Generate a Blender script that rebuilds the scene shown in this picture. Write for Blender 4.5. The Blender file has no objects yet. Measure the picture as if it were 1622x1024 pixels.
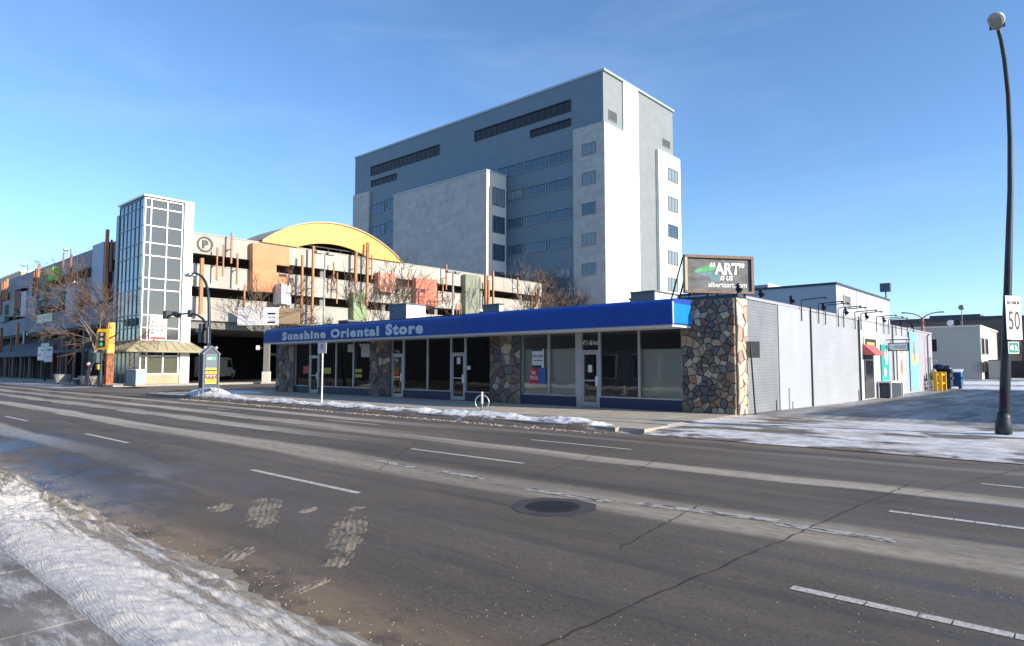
import bpy, math, random
from mathutils import Vector, Matrix, noise as mnoise
random.seed(7)
D = bpy.data
sc = bpy.context.scene
COL = sc.collection
PI = math.pi
# ---------------------------------------------------------------- camera
EYE = 1.65
PITCH = math.radians(3.723); YAW = math.radians(41.599); FPX = 1037.44
cd = D.cameras.new('camera'); cam = D.objects.new('camera', cd); COL.objects.link(cam)
cd.sensor_width = 36; cd.lens = 23.026; cd.clip_start = 0.05; cd.clip_end = 6000
cam.location = (0, 0, EYE); cam.rotation_euler = (PI/2 + PITCH, 0, YAW)
sc.camera = cam
# ---------------------------------------------------------------- sky and sun
SUN_EL = math.radians(20.5); SUN_AZ = math.radians(12.5)      # azimuth measured from +X towards +Y
w = D.worlds.new('World'); sc.world = w; w.use_nodes = True
nt = w.node_tree; nt.nodes.clear()
wo = nt.nodes.new('ShaderNodeOutputWorld'); bg = nt.nodes.new('ShaderNodeBackground')
sky = nt.nodes.new('ShaderNodeTexSky'); sky.sky_type = 'NISHITA'; sky.sun_disc = False
sky.sun_elevation = SUN_EL; sky.sun_rotation = PI/2 - SUN_AZ
sky.air_density = 1.0; sky.dust_density = 0.6; sky.ozone_density = 3.0; sky.altitude = 900
tc = nt.nodes.new('ShaderNodeTexCoord'); mp = nt.nodes.new('ShaderNodeMapping')
mp.inputs['Scale'].default_value = (1.1, 2.2, 5.5); mp.inputs['Rotation'].default_value = (0.3, 0.25, 0.5)
nz = nt.nodes.new('ShaderNodeTexNoise'); nz.inputs['Scale'].default_value = 1.5; nz.inputs['Detail'].default_value = 9
nz.inputs['Distortion'].default_value = 0.6; nz.inputs['Roughness'].default_value = 0.6
rp = nt.nodes.new('ShaderNodeValToRGB'); rp.color_ramp.elements[0].position = 0.47; rp.color_ramp.elements[1].position = 0.85
rp.color_ramp.elements[0].color = (0, 0, 0, 1); rp.color_ramp.elements[1].color = (0.07, 0.07, 0.07, 1)
mx = nt.nodes.new('ShaderNodeMix'); mx.data_type = 'RGBA'; mx.inputs[7].default_value = (6.5, 7.6, 8.6, 1)
L = nt.links.new
tint = nt.nodes.new('ShaderNodeMix'); tint.data_type = 'RGBA'; tint.blend_type = 'MULTIPLY'; tint.inputs[0].default_value = 1
tint.inputs[7].default_value = (0.88, 1.01, 1.12, 1)
L(tc.outputs['Generated'], mp.inputs[0]); L(mp.outputs[0], nz.inputs[0]); L(nz.outputs['Fac'], rp.inputs[0])
L(rp.outputs[0], mx.inputs[0]); L(sky.outputs[0], tint.inputs[6]); L(tint.outputs[2], mx.inputs[6]); L(mx.outputs[2], bg.inputs[0])
bg.inputs[1].default_value = 0.15
L(bg.outputs[0], wo.inputs[0])
sd = D.lights.new('sun', 'SUN'); sd.energy = 4.8; sd.angle = math.radians(0.53); sd.color = (1.0, 0.87, 0.70)
sun = D.objects.new('sun', sd); COL.objects.link(sun)
sdir = Vector((math.cos(SUN_EL)*math.cos(SUN_AZ), math.cos(SUN_EL)*math.sin(SUN_AZ), math.sin(SUN_EL)))
sun.rotation_euler = sdir.to_track_quat('Z', 'Y').to_euler(); sun.location = (20, 10, 40)
sc.view_settings.view_transform = 'Standard'; sc.view_settings.look = 'None'
sc.view_settings.exposure = 0.58; sc.view_settings.gamma = 1.0; sc.view_settings.use_curve_mapping = False
# ---------------------------------------------------------------- survey helpers: where a sight line meets a real plane
_cp, _sp = math.cos(PITCH), math.sin(PITCH)
_F = (-math.sin(YAW), math.cos(YAW)); _R = (math.cos(YAW), math.sin(YAW))
def _ray(x, y):
    a = (x-811)/FPX; b = -(y-512)/FPX
    fw = _cp - b*_sp; up = _sp + b*_cp
    return (_F[0]*fw+_R[0]*a, _F[1]*fw+_R[1]*a, up)
def gnd(x, y, z=0.0):
    d = _ray(x, y); t = (z-EYE)/d[2]; return (d[0]*t, d[1]*t)
def onY(x, y, Y):                       # -> X, Z on the plane Y = const
    d = _ray(x, y); t = Y/d[1]; return (d[0]*t, EYE+d[2]*t)
def onX(x, y, X):                       # -> Y, Z on the plane X = const
    d = _ray(x, y); t = X/d[0]; return (d[1]*t, EYE+d[2]*t)
# ---------------------------------------------------------------- materials
M = {}
def mat(name, col, rough=0.8, metal=0.0, var=0.12, scale=4.0, bump=0.0, bscale=40.0, spec=None, stretch=(1,1,1), dark=None):
    """base colour broken up by two noises (wear, dirt) and an optional fine bump"""
    if name in M: return M[name]
    m = D.materials.new(name); m.use_nodes = True; n = m.node_tree.nodes; l = m.node_tree.links.new
    p = n['Principled BSDF']; p.inputs['Roughness'].default_value = rough; p.inputs['Metallic'].default_value = metal
    if spec is not None: p.inputs['Specular IOR Level'].default_value = spec
    t = n.new('ShaderNodeTexCoord'); mpn = n.new('ShaderNodeMapping'); mpn.inputs['Scale'].default_value = stretch
    l(t.outputs['Object'], mpn.inputs[0])
    a = n.new('ShaderNodeTexNoise'); a.inputs['Scale'].default_value = scale; a.inputs['Detail'].default_value = 8; a.inputs['Roughness'].default_value = 0.65
    l(mpn.outputs[0], a.inputs[0])
    r = n.new('ShaderNodeMapRange'); r.inputs[1].default_value = 0.25; r.inputs[2].default_value = 0.75
    r.inputs[3].default_value = 1-var; r.inputs[4].default_value = 1+var
    l(a.outputs['Fac'], r.inputs[0])
    h = n.new('ShaderNodeMix'); h.data_type = 'RGBA'; h.blend_type = 'MULTIPLY'; h.inputs[0].default_value = 1
    h.inputs[6].default_value = (*col, 1); l(r.outputs[0], h.inputs[7]); l(h.outputs[2], p.inputs['Base Color'])
    if bump > 0:
        b = n.new('ShaderNodeTexNoise'); b.inputs['Scale'].default_value = bscale; b.inputs['Detail'].default_value = 5
        l(mpn.outputs[0], b.inputs[0])
        bp = n.new('ShaderNodeBump'); bp.inputs['Strength'].default_value = bump; bp.inputs['Distance'].default_value = 0.02
        l(b.outputs['Fac'], bp.inputs['Height']); l(bp.outputs[0], p.inputs['Normal'])
    M[name] = m; return m
def N(m, kind, **kw):
    nd = m.node_tree.nodes.new(kind)
    for k, v in kw.items(): setattr(nd, k, v)
    return nd
def glass_thin(name, tintc=(0.75,0.8,0.8), refl=1.0):
    m = D.materials.new(name); m.use_nodes = True; n = m.node_tree.nodes; l = m.node_tree.links.new
    n.clear(); o = n.new('ShaderNodeOutputMaterial'); tr = n.new('ShaderNodeBsdfTransparent'); gl = n.new('ShaderNodeBsdfGlossy')
    gl.inputs['Roughness'].default_value = 0.015; tr.inputs[0].default_value = (*tintc, 1); gl.inputs[0].default_value = (refl, refl, refl, 1)
    fr = n.new('ShaderNodeFresnel'); fr.inputs[0].default_value = 1.5
    t = n.new('ShaderNodeTexCoord'); nn = n.new('ShaderNodeTexNoise'); nn.inputs['Scale'].default_value = 0.8
    bp = n.new('ShaderNodeBump'); bp.inputs['Strength'].default_value = 0.04; bp.inputs['Distance'].default_value = 0.1
    l(t.outputs['Object'], nn.inputs[0]); l(nn.outputs['Fac'], bp.inputs['Height']); l(bp.outputs[0], gl.inputs['Normal'])
    mx = n.new('ShaderNodeMixShader'); l(fr.outputs[0], mx.inputs[0]); l(tr.outputs[0], mx.inputs[1]); l(gl.outputs[0], mx.inputs[2]); l(mx.outputs[0], o.inputs[0])
    M[name] = m; return m
def glass_dark(name, col, rough=0.05, ior=1.7):
    m = D.materials.new(name); m.use_nodes = True; p = m.node_tree.nodes['Principled BSDF']
    l = m.node_tree.links.new
    p.inputs['Base Color'].default_value = (*col, 1); p.inputs['Roughness'].default_value = rough; p.inputs['IOR'].default_value = ior
    t = N(m,'ShaderNodeTexCoord'); nn = N(m,'ShaderNodeTexNoise'); nn.inputs['Scale'].default_value = 0.35; nn.inputs['Detail'].default_value = 3
    bp = N(m,'ShaderNodeBump'); bp.inputs['Strength'].default_value = 0.12; bp.inputs['Distance'].default_value = 0.2
    l(t.outputs['Object'], nn.inputs[0]); l(nn.outputs['Fac'], bp.inputs['Height']); l(bp.outputs[0], p.inputs['Normal'])
    M[name] = m; return m
def brick_mat(name, c1, c2, mortar, bw, bh, ms=0.012, rough=0.8, axis='x', var=0.1, bump=0.5, dirt=None):
    """coursed masonry: axis 'x' for walls facing +-X (courses run along Y), 'y' for walls facing +-Y"""
    m = D.materials.new(name); m.use_nodes = True; n = m.node_tree.nodes; l = m.node_tree.links.new; p = n['Principled BSDF']
    t = n.new('ShaderNodeTexCoord'); s = n.new('ShaderNodeSeparateXYZ'); c = n.new('ShaderNodeCombineXYZ')
    l(t.outputs['Object'], s.inputs[0]); l(s.outputs['Y' if axis == 'x' else 'X'], c.inputs[0]); l(s.outputs['Z'], c.inputs[1])
    b = n.new('ShaderNodeTexBrick'); b.inputs['Color1'].default_value = (*c1,1); b.inputs['Color2'].default_value = (*c2,1); b.inputs['Mortar'].default_value = (*mortar,1)
    b.inputs['Scale'].default_value = 1; b.inputs['Brick Width'].default_value = bw; b.inputs['Row Height'].default_value = bh; b.inputs['Mortar Size'].default_value = ms
    l(c.outputs[0], b.inputs[0])
    a = n.new('ShaderNodeTexNoise'); a.inputs['Scale'].default_value = 0.9; a.inputs['Detail'].default_value = 8; l(t.outputs['Object'], a.inputs[0])
    r = n.new('ShaderNodeMapRange'); r.inputs[1].default_value = .3; r.inputs[2].default_value = .7; r.inputs[3].default_value = 1-var; r.inputs[4].default_value = 1+var
    l(a.outputs['Fac'], r.inputs[0]); h = n.new('ShaderNodeMix'); h.data_type = 'RGBA'; h.blend_type = 'MULTIPLY'; h.inputs[0].default_value = 1
    l(b.outputs['Color'], h.inputs[6]); l(r.outputs[0], h.inputs[7]); l(h.outputs[2], p.inputs['Base Color'])
    bp = n.new('ShaderNodeBump'); bp.inputs['Strength'].default_value = bump; bp.inputs['Distance'].default_value = 0.01; bp.invert = True
    l(b.outputs['Fac'], bp.inputs['Height']); l(bp.outputs[0], p.inputs['Normal']); p.inputs['Roughness'].default_value = rough
    M[name] = m; return m
# ---------------------------------------------------------------- mesh builder
class MB:
    def __init__(s): s.v = []; s.f = []; s.smooth = False
    def box(s, x0, x1, y0, y1, z0, z1):
        if x0 > x1: x0, x1 = x1, x0
        if y0 > y1: y0, y1 = y1, y0
        if z0 > z1: z0, z1 = z1, z0
        b = len(s.v)
        s.v += [(x0,y0,z0),(x1,y0,z0),(x1,y1,z0),(x0,y1,z0),(x0,y0,z1),(x1,y0,z1),(x1,y1,z1),(x0,y1,z1)]
        s.f += [tuple(b+i for i in q) for q in ((0,3,2,1),(4,5,6,7),(0,1,5,4),(1,2,6,5),(2,3,7,6),(3,0,4,7))]
        return s
    def obox(s, o, r, u, n, a0, a1, b0, b1, c0, c1):
        """box in a frame: origin o, right r, up u, normal n"""
        o, r, u, n = map(Vector, (o, r, u, n)); b = len(s.v)
        for c in (c0, c1):
            for (aa, bb) in ((a0,b0),(a1,b0),(a1,b1),(a0,b1)): s.v.append(tuple(o+r*aa+u*bb+n*c))
        s.f += [tuple(b+i for i in q) for q in ((0,3,2,1),(4,5,6,7),(0,1,5,4),(1,2,6,5),(2,3,7,6),(3,0,4,7))]
        return s
    def tube(s, pts, rad, k=6, cap=True):
        if not hasattr(rad, '__len__'): rad = [rad]*len(pts)
        P = [Vector(p) for p in pts]; b0 = len(s.v)
        t = (P[1]-P[0]).normalized(); ref = Vector((0,0,1)) if abs(t.z) < .9 else Vector((1,0,0))
        nn = t.cross(ref).normalized()
        for i, p in enumerate(P):
            t = ((P[min(i+1, len(P)-1)]-P[max(i-1, 0)])).normalized()
            nn = (nn - t*nn.dot(t)).normalized(); bb = t.cross(nn)
            for j in range(k):
                a = 2*PI*j/k; s.v.append(tuple(p+(nn*math.cos(a)+bb*math.sin(a))*rad[i]))
        for i in range(len(P)-1):
            for j in range(k):
                q = b0+i*k; s.f.append((q+j, q+(j+1)%k, q+k+(j+1)%k, q+k+j))
        if cap:
            s.f.append(tuple(b0+j for j in range(k))[::-1]); s.f.append(tuple(b0+(len(P)-1)*k+j for j in range(k)))
        return s
    def prism(s, poly, o, r, u, n, c0, c1):
        """polygon (a,b) pairs in frame (o,r,u) pushed from c0 to c1 along n"""
        o, r, u, n = map(Vector, (o, r, u, n)); b = len(s.v); k = len(poly)
        for c in (c0, c1):
            for (x, y) in poly: s.v.append(tuple(o+r*x+u*y+n*c))
        s.f.append(tuple(b+i for i in range(k))[::-1]); s.f.append(tuple(b+k+i for i in range(k)))
        for i in range(k): j = (i+1) % k; s.f.append((b+i, b+j, b+k+j, b+k+i))
        return s
    def quad(s, a, b, c, d):
        i = len(s.v); s.v += [tuple(a), tuple(b), tuple(c), tuple(d)]; s.f.append((i, i+1, i+2, i+3)); return s
    def sphere(s, c, rx, ry, rz, seg=10, ring=6):
        b = len(s.v); c = Vector(c); s.v.append(tuple(c+Vector((0,0,-rz))))
        for i in range(1, ring):
            ph = -PI/2+PI*i/ring
            for j in range(seg):
                a = 2*PI*j/seg; s.v.append((c.x+rx*math.cos(ph)*math.cos(a), c.y+ry*math.cos(ph)*math.sin(a), c.z+rz*math.sin(ph)))
        s.v.append(tuple(c+Vector((0,0,rz))))
        for j in range(seg): s.f.append((b, b+1+(j+1)%seg, b+1+j))
        for i in range(ring-2):
            for j in range(seg): q = b+1+i*seg; s.f.append((q+j, q+(j+1)%seg, q+seg+(j+1)%seg, q+seg+j))
        q = b+1+(ring-2)*seg
        for j in range(seg): s.f.append((q+j, q+(j+1)%seg, len(s.v)-1))
        return s
    def build(s, name, material, parent=None, smooth=False):
        me = D.meshes.new(name); o = wpos(parent)
        me.from_pydata([(v[0]-o[0], v[1]-o[1], v[2]-o[2]) for v in s.v], [], s.f)
        me.materials.append(material)
        if smooth or s.smooth: me.polygons.foreach_set('use_smooth', [True]*len(me.polygons))
        me.update(); ob = D.objects.new(name, me); COL.objects.link(ob)
        if parent: ob.parent = parent
        return ob
def wpos(p):
    x = Vector((0,0,0))
    while p is not None: x = x+p.location; p = p.parent
    return x
def tag(o, label=None, cat=None, group=None, kind=None):
    if label: o['label'] = label
    if cat: o['category'] = cat
    if group: o['group'] = group
    if kind: o['kind'] = kind
    return o
def thing(name, loc, label, cat, group=None):
    o = D.objects.new(name, None); COL.objects.link(o); o.location = loc; o.empty_display_size = 0.3
    return tag(o, label, cat, group)
def struct(o): o['kind'] = 'structure'; return o
def stuff(o): o['kind'] = 'stuff'; return o
def dup(o, parent=None):
    c = o.copy(); COL.objects.link(c)
    if parent: c.parent = parent
    for ch in list(o.children): dup(ch, c)
    return c
X1, Y1, Z1 = (1,0,0), (0,1,0), (0,0,1)
def text(body, name, material, parent, o, r, u, w, h, off=0.0, depth=0.006, shear=0.0, lab=None, space=1.0):
    """lettering fitted into a w x h box whose lower left corner is o"""
    c = D.curves.new(name, 'FONT'); c.body = body; c.size = 1; c.offset = off; c.shear = shear; c.resolution_u = 3; c.space_character = space
    t = D.objects.new('tmp', c); me = D.meshes.new_from_object(t); D.objects.remove(t)
    xs = [v.co.x for v in me.vertices]; ys = [v.co.y for v in me.vertices]
    if not xs: return None
    x0, x1, y0, y1 = min(xs), max(xs), min(ys), max(ys); o = Vector(o)-wpos(parent); r = Vector(r); u = Vector(u); n = r.cross(u)
    for v in me.vertices:
        v.co = o + r*((v.co.x-x0)/(x1-x0)*w) + u*((v.co.y-y0)/(y1-y0)*h) + n*depth
    me.materials.clear(); me.materials.append(material); me.name = name
    ob = D.objects.new(name, me); COL.objects.link(ob)
    if parent: ob.parent = parent
    if lab: ob['label'] = lab
    return ob
# ---------------------------------------------------------------- palette
white_paint = mat('white_paint', (.72,.73,.74), .6, var=.06, scale=.8, bump=.05)
bright_white = mat('bright_white', (.8,.8,.8), .5, var=.03)
alu = mat('aluminium', (.5,.52,.53), .38, .6, var=.08)
steel_grey = mat('steel_grey', (.22,.23,.24), .45, .6, var=.15)
black_metal = mat('black_metal', (.02,.02,.023), .45, .3, var=.2)
pole_green = mat('pole_green', (.028,.042,.052), .5, .2, var=.35, scale=2, bump=.1)
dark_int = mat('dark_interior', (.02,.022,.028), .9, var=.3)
dim_int = mat('dim_interior', (.22,.24,.26), .9, var=.3)
navy = mat('navy_panel', (.03,.045,.085), .5, var=.1)
blueawn = mat('blue_awning_vinyl', (.006,.045,.30), .38, var=.10, scale=1.5, bump=.25, bscale=5)
blueawn2 = mat('blue_awning_old', (.008,.05,.26), .45, var=.16, scale=1.2, bump=.4, bscale=5)
blue_end = mat('blue_awning_lit_end', (.01,.19,.60), .4, var=.08, scale=2)
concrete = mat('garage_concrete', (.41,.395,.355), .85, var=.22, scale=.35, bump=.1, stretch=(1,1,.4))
concrete_b = mat('garage_concrete_shaded', (.23,.275,.33), .85, var=.14, scale=.35, bump=.1)  # darker bluish copy of the garage concrete, shade of the street front painted in
soffit_m = mat('soffit_concrete', (.22,.215,.20), .9, var=.2, scale=.5)
orange_p = mat('orange_panel', (.58,.25,.12), .65, var=.2, scale=.9, bump=.1)
pink_p = mat('pink_panel', (.58,.26,.19), .65, var=.16, scale=.9)
red_p = mat('red_panel', (.68,.19,.12), .65, var=.14, scale=.9)
green_p = mat('sage_panel', (.24,.33,.17), .7, var=.2, scale=.9)
olive_p = mat('olive_panel', (.22,.24,.18), .7, var=.22, scale=1.1)
lime_p = mat('lime_panel', (.12,.62,.05), .6, var=.1)
maroon_p = mat('maroon_panel', (.14,.02,.025), .7, var=.2)
teal_p = mat('teal_grey_panel', (.12,.22,.21), .7, var=.2)
mauve_p = mat('pale_blue_panel', (.42,.46,.55), .7, var=.1)
rod_m = mat('orange_rod', (.40,.18,.075), .6, var=.25, scale=3)
rod_d = mat('brown_rod', (.30,.10,.05), .65, var=.25, scale=3)
yellow_arch = mat('yellow_arch_cladding', (.80,.46,.11), .55, var=.08, scale=.5)
bark = mat('bark', (.10,.075,.06), .9, var=.3, scale=8, bump=.3)
twig_m = mat('twigs', (.15,.105,.08), .9, var=.25, scale=5)
bark_l = mat('pale_bark', (.26,.21,.17), .9, var=.3, scale=8)
glass_store = glass_thin('store_glass', (.88,.91,.91))
glass_tower = glass_dark('tower_glass', (.075,.08,.078), .07, 1.7)
glass_off = glass_dark('office_glass', (.03,.08,.12), .06, 1.8)
glass_plain = glass_dark('plain_glass', (.02,.025,.03), .08, 1.5)
yellow_paint = mat('yellow_paint', (.75,.42,.02), .5, var=.12)
sign_green = mat('sign_green', (.0,.22,.17), .45, var=.05)
red_flat = mat('red_flat', (.6,.03,.03), .5, var=.05)
blue_flat = mat('blue_flat', (.04,.14,.42), .5, var=.1)
black_ink = mat('black_ink', (.012,.012,.014), .5, var=.1)
grey_ink = mat('grey_ink', (.16,.17,.18), .5, var=.1)
paper = mat('paper', (.70,.74,.74), .8, var=.04)
beige_paper = mat('beige_paper', (.72,.69,.55), .9, var=.12, scale=1.2)
# ================================================================ GROUND, ROAD, PAVEMENT
def sheet(name, x0, x1, y0, y1, z, m):
    return struct(MB().quad((x0,y0,z),(x1,y0,z),(x1,y1,z),(x0,y1,z)).build(name, m))
def road_material():
    m = D.materials.new('road_asphalt'); m.use_nodes = True; n = m.node_tree.nodes; l = m.node_tree.links.new; p = n['Principled BSDF']
    t = N(m,'ShaderNodeTexCoord'); s = N(m,'ShaderNodeSeparateXYZ'); l(t.outputs['Object'], s.inputs[0])
    def noise(scale, st=(1,1,1), det=6, rough=.6, dist=0.0):
        mpn = N(m,'ShaderNodeMapping'); mpn.inputs['Scale'].default_value = st; l(t.outputs['Object'], mpn.inputs[0])
        a = N(m,'ShaderNodeTexNoise'); a.inputs['Scale'].default_value = scale; a.inputs['Detail'].default_value = det
        a.inputs['Roughness'].default_value = rough; a.inputs['Distortion'].default_value = dist; l(mpn.outputs[0], a.inputs[0]); return a.outputs['Fac']
    def rng(x, a, b, c=0., d=1.):
        r = N(m,'ShaderNodeMapRange'); r.interpolation_type = 'SMOOTHSTEP'; l(x, r.inputs[0])
        for i, v in enumerate((a,b,c,d)): r.inputs[i+1].default_value = v
        return r.outputs[0]
    def mth(op, a, b=None):
        q = N(m,'ShaderNodeMath', operation=op)
        for i, x in enumerate((a, b)):
            if x is None: continue
            if isinstance(x, (int, float)): q.inputs[i].default_value = x
            else: l(x, q.inputs[i])
        return q.outputs[0]
    def mixc(f, a, b):
        q = N(m,'ShaderNodeMix', data_type='RGBA')
        if isinstance(f, float): q.inputs[0].default_value = f
        else: l(f, q.inputs[0])
        for i, x in ((6,a),(7,b)):
            if isinstance(x, tuple): q.inputs[i].default_value = (*x,1)
            else: l(x, q.inputs[i])
        return q.outputs[2]
    X, Y = s.outputs['X'], s.outputs['Y']
    wob = mth('MULTIPLY', mth('SUBTRACT', noise(.12, (1,.3,1), 3), .5), 1.0)
    Yw = mth('ADD', Y, wob)
    def bands(stops):
        f = mth('DIVIDE', mth('SUBTRACT', Yw, 2.0), 12.0); r = N(m,'ShaderNodeValToRGB'); cr = r.color_ramp; cr.interpolation = 'EASE'
        pts = []
        for (c, wd, a) in stops: pts += [(c-wd,0),(c-wd*.6,a),(c+wd*.6,a),(c+wd,0)]
        pts.sort()
        while len(cr.elements) > 1: cr.elements.remove(cr.elements[-1])
        cr.elements[0].position = 0; cr.elements[0].color = (0,0,0,1)
        for (c, a) in pts:
            e = cr.elements.new(min(.999, max(.001, (c-2)/12.0))); e.color = (a,a,a,1)
        l(f, r.inputs[0]); return r.outputs[0]
    right = bands([(9.95,.36,1.),(6.95,.60,.75),(12.6,.25,.3)])
    left = bands([(8.9,.42,.95),(10.4,.42,1.),(12.15,.35,.9),(6.95,.45,.95),(4.2,.40,.6)])
    side = rng(X, -20, -9, 0, 1)
    bm = mixc(side, left, right)
    # streaks of dried salt: patchy, long in X
    sn = rng(noise(1.0, (.10,1.6,1), 7, .62), .33, .60)
    fine = rng(noise(3.2, (.35,4,1), 6, .7), .28, .62)
    salt = mth('MULTIPLY', mth('MULTIPLY', bm, mth('ADD', mth('MULTIPLY', sn, .55), .45)), mth('ADD', mth('MULTIPLY', fine, .45), .6))
    salt2 = mth('MULTIPLY', rng(noise(1.0, (.07,2.4,1), 8, .66), .56, .80), .22)
    salt = mth('MULTIPLY', mth('ADD', salt, salt2), rng(noise(11., (.5,1,1), 7, .8), .30, .56, .35, 1.05))
    # asphalt: aggregate, tyre darkening, brown grime
    agg = N(m,'ShaderNodeTexVoronoi'); agg.inputs['Scale'].default_value = 75; l(t.outputs['Object'], agg.inputs[0])
    base = mixc(rng(noise(.6, (.25,1,1), 7), .3, .7), (.078,.067,.055), (.150,.126,.100))
    base = mixc(mth('MULTIPLY', rng(noise(120., (1,1,1), 3, .8), .50, .74), .55), base, (.20,.185,.165))
    base = mixc(mth('MULTIPLY', rng(agg.outputs['Distance'], .02, .22, 1, 0), .25), base, (.012,.012,.013))
    base = mixc(mth('MULTIPLY', rng(noise(38., (1,1,1), 4, .75), .50, .70), .50), base, (.20,.17,.135))
    base = mixc(mth('MULTIPLY', rng(noise(22., (1,1,1), 5, .75), .52, .36), .45), base, (.022,.020,.018))
    base = mixc(mth('MULTIPLY', rng(noise(2.6, (.6,1,1), 8, .75), .48, .66), .35), base, (.16,.13,.095))
    grime = mth('MULTIPLY', rng(noise(.9, (.22,1.1,1), 8, .65), .50, .72), .6)
    base = mixc(grime, base, (.15,.115,.078))
    # wet sheet along the near kerb and in wheel tracks
    wet = mth('MULTIPLY', rng(noise(.55, (.45,1.3,1), 6, .6), .40, .56), rng(Y, 5.4, 3.8))
    wet2 = mth('MULTIPLY', rng(X, -5.5, -9.5), wet)
    tr = mth('MULTIPLY', rng(noise(.8, (.05,2.,1), 5), .5, .66), .45)
    wt = mth('MAXIMUM', wet2, tr)
    base = mixc(mth('MULTIPLY', wt, .70), base, (.020,.020,.022))
    edge = rng(Y, 3.25, 2.5); edge = mth('MULTIPLY', edge, rng(noise(2.2, (.6,1.,1), 7, .7), .36, .55))
    base = mixc(mth('MULTIPLY', edge, .85), base, (.26,.19,.115))
    edge2 = mth('MULTIPLY', rng(Y, 12.9, 13.7), rng(noise(2., (.5,2,1), 6), .3, .55))
    base = mixc(mth('MULTIPLY', edge2, .8), base, (.20,.155,.11))
    saltc = mixc(side, (.50,.45,.37), (.44,.385,.30))
    c = mixc(mth('MINIMUM', salt, .93), base, saltc)
    l(c, p.inputs['Base Color'])
    rg = mixc(wt, mixc(rng(noise(2.,(.4,1,1),4),.3,.7), (.62,)*3, (.85,)*3), (.33,)*3); l(rg, p.inputs['Roughness'])
    p.inputs['Specular IOR Level'].default_value = .3
    bp = N(m,'ShaderNodeBump'); bp.inputs['Strength'].default_value = .55; bp.inputs['Distance'].default_value = .006
    l(mth('MULTIPLY', noise(150, det=4, rough=.7), mth('SUBTRACT', 1.1, wt)), bp.inputs['Height']); l(bp.outputs[0], p.inputs['Normal'])
    return m
def snow_mix_material(name, snow, under, cover, st=(1,1,1), rot=0.0, scale=1.0, soft=.12, dirt=(.30,.24,.17), dirt_amt=.3):
    """packed snow broken by streaks of the surface below"""
    m = D.materials.new(name); m.use_nodes = True; n = m.node_tree.nodes; l = m.node_tree.links.new; p = n['Principled BSDF']
    t = N(m,'ShaderNodeTexCoord')
    def noise(sc_, s_, det=8, rough=.65):
        mpn = N(m,'ShaderNodeMapping'); mpn.inputs['Scale'].default_value = s_; mpn.inputs['Rotation'].default_value = (0,0,rot)
        l(t.outputs['Object'], mpn.inputs[0]); a = N(m,'ShaderNodeTexNoise'); a.inputs['Scale'].default_value = sc_; a.inputs['Detail'].default_value = det
        a.inputs['Roughness'].default_value = rough; a.inputs['Distortion'].default_value = .25; l(mpn.outputs[0], a.inputs[0]); return a.outputs['Fac']
    def rng(x, a, b, c=0., d=1.):
        r = N(m,'ShaderNodeMapRange'); r.interpolation_type = 'SMOOTHSTEP'; l(x, r.inputs[0])
        for i, v in enumerate((a,b,c,d)): r.inputs[i+1].default_value = v
        return r.outputs[0]
    def mixc(f, a, b):
        q = N(m,'ShaderNodeMix', data_type='RGBA'); l(f, q.inputs[0]) if not isinstance(f, float) else None
        for i, x in ((6,a),(7,b)):
            if isinstance(x, tuple): q.inputs[i].default_value = (*x,1)
            else: l(x, q.inputs[i])
        return q.outputs[2]
    thr = 1-cover; thr = .5+(thr-.5)*.5
    mask = rng(noise(scale, st), thr-soft, thr+soft)
    fine = rng(noise(scale*6, st), .35, .65)
    und = mixc(rng(noise(2., (1,1,1)), .3, .7), tuple(c*.7 for c in under), tuple(c*1.3 for c in under))
    dm = N(m,'ShaderNodeMath', operation='MULTIPLY'); l(rng(noise(scale*.9, (1,1,1)), .45, .68), dm.inputs[0]); dm.inputs[1].default_value = dirt_amt
    sn = mixc(dm.outputs[0], snow, dirt)
    ad = N(m,'ShaderNodeMath', operation='MULTIPLY'); l(mask, ad.inputs[0])
    a2 = rng(fine, 0, 1, .55, 1.0); l(a2, ad.inputs[1])
    l(mixc(ad.outputs[0], und, sn), p.inputs['Base Color'])
    p.inputs['Roughness'].default_value = .7
    bp = N(m,'ShaderNodeBump'); bp.inputs['Strength'].default_value = .5; bp.inputs['Distance'].default_value = .02
    sm = N(m,'ShaderNodeMath', operation='ADD'); l(ad.outputs[0], sm.inputs[0]); l(noise(scale*14, st), sm.inputs[1]); l(sm.outputs[0], bp.inputs['Height']); l(bp.outputs[0], p.inputs['Normal'])
    M[name] = m; return m
ROAD = road_material()
lot_m = snow_mix_material('snowy_lot', (.62,.66,.72), (.16,.15,.14), .5, (1,.25,1), scale=.35, dirt_amt=.5)
alley_m = snow_mix_material('packed_alley_snow', (.50,.50,.50), (.10,.095,.09), .46, (.9,.16,1), rot=.12, scale=1.1, soft=.2, dirt_amt=.55, dirt=(.20,.185,.17))
apron_m = snow_mix_material('apron_snow', (.74,.74,.73), (.14,.115,.09), .58, (.55,1.25,1), rot=-.25, scale=.62, soft=.035, dirt_amt=.55)
walk_m = mat('sidewalk_concrete', (.40,.355,.285), .85, var=.14, scale=1.3, bump=.2, bscale=60)
kerb_m = mat('kerb_concrete', (.33,.31,.28), .9, var=.25, scale=2, bump=.3)
paver_wet_shade = snow_mix_material('near_sidewalk', (.60,.58,.55), (.19,.17,.145), .46, (.5,1.8,1), rot=.5, scale=3.0, soft=.10, dirt_amt=.2)  # dark blotches stand for wet concrete and for patchy shade painted in
sheet('ground', -900, 900, -900, 1500, -0.03, lot_m)
sheet('main_road', -400, 120, 2.3, 13.9, 0.0, ROAD)
side_m = mat('side_street_asphalt', (.13,.115,.095), .8, var=.35, scale=.7, bump=.3, bscale=60, stretch=(1,.3,1))
sheet('cross_street', -56.5, -41, 13.9, 300, 0.002, side_m)
sheet('near_cross_street', -56.5, -41, -200, 2.3, 0.002, side_m)
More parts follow.
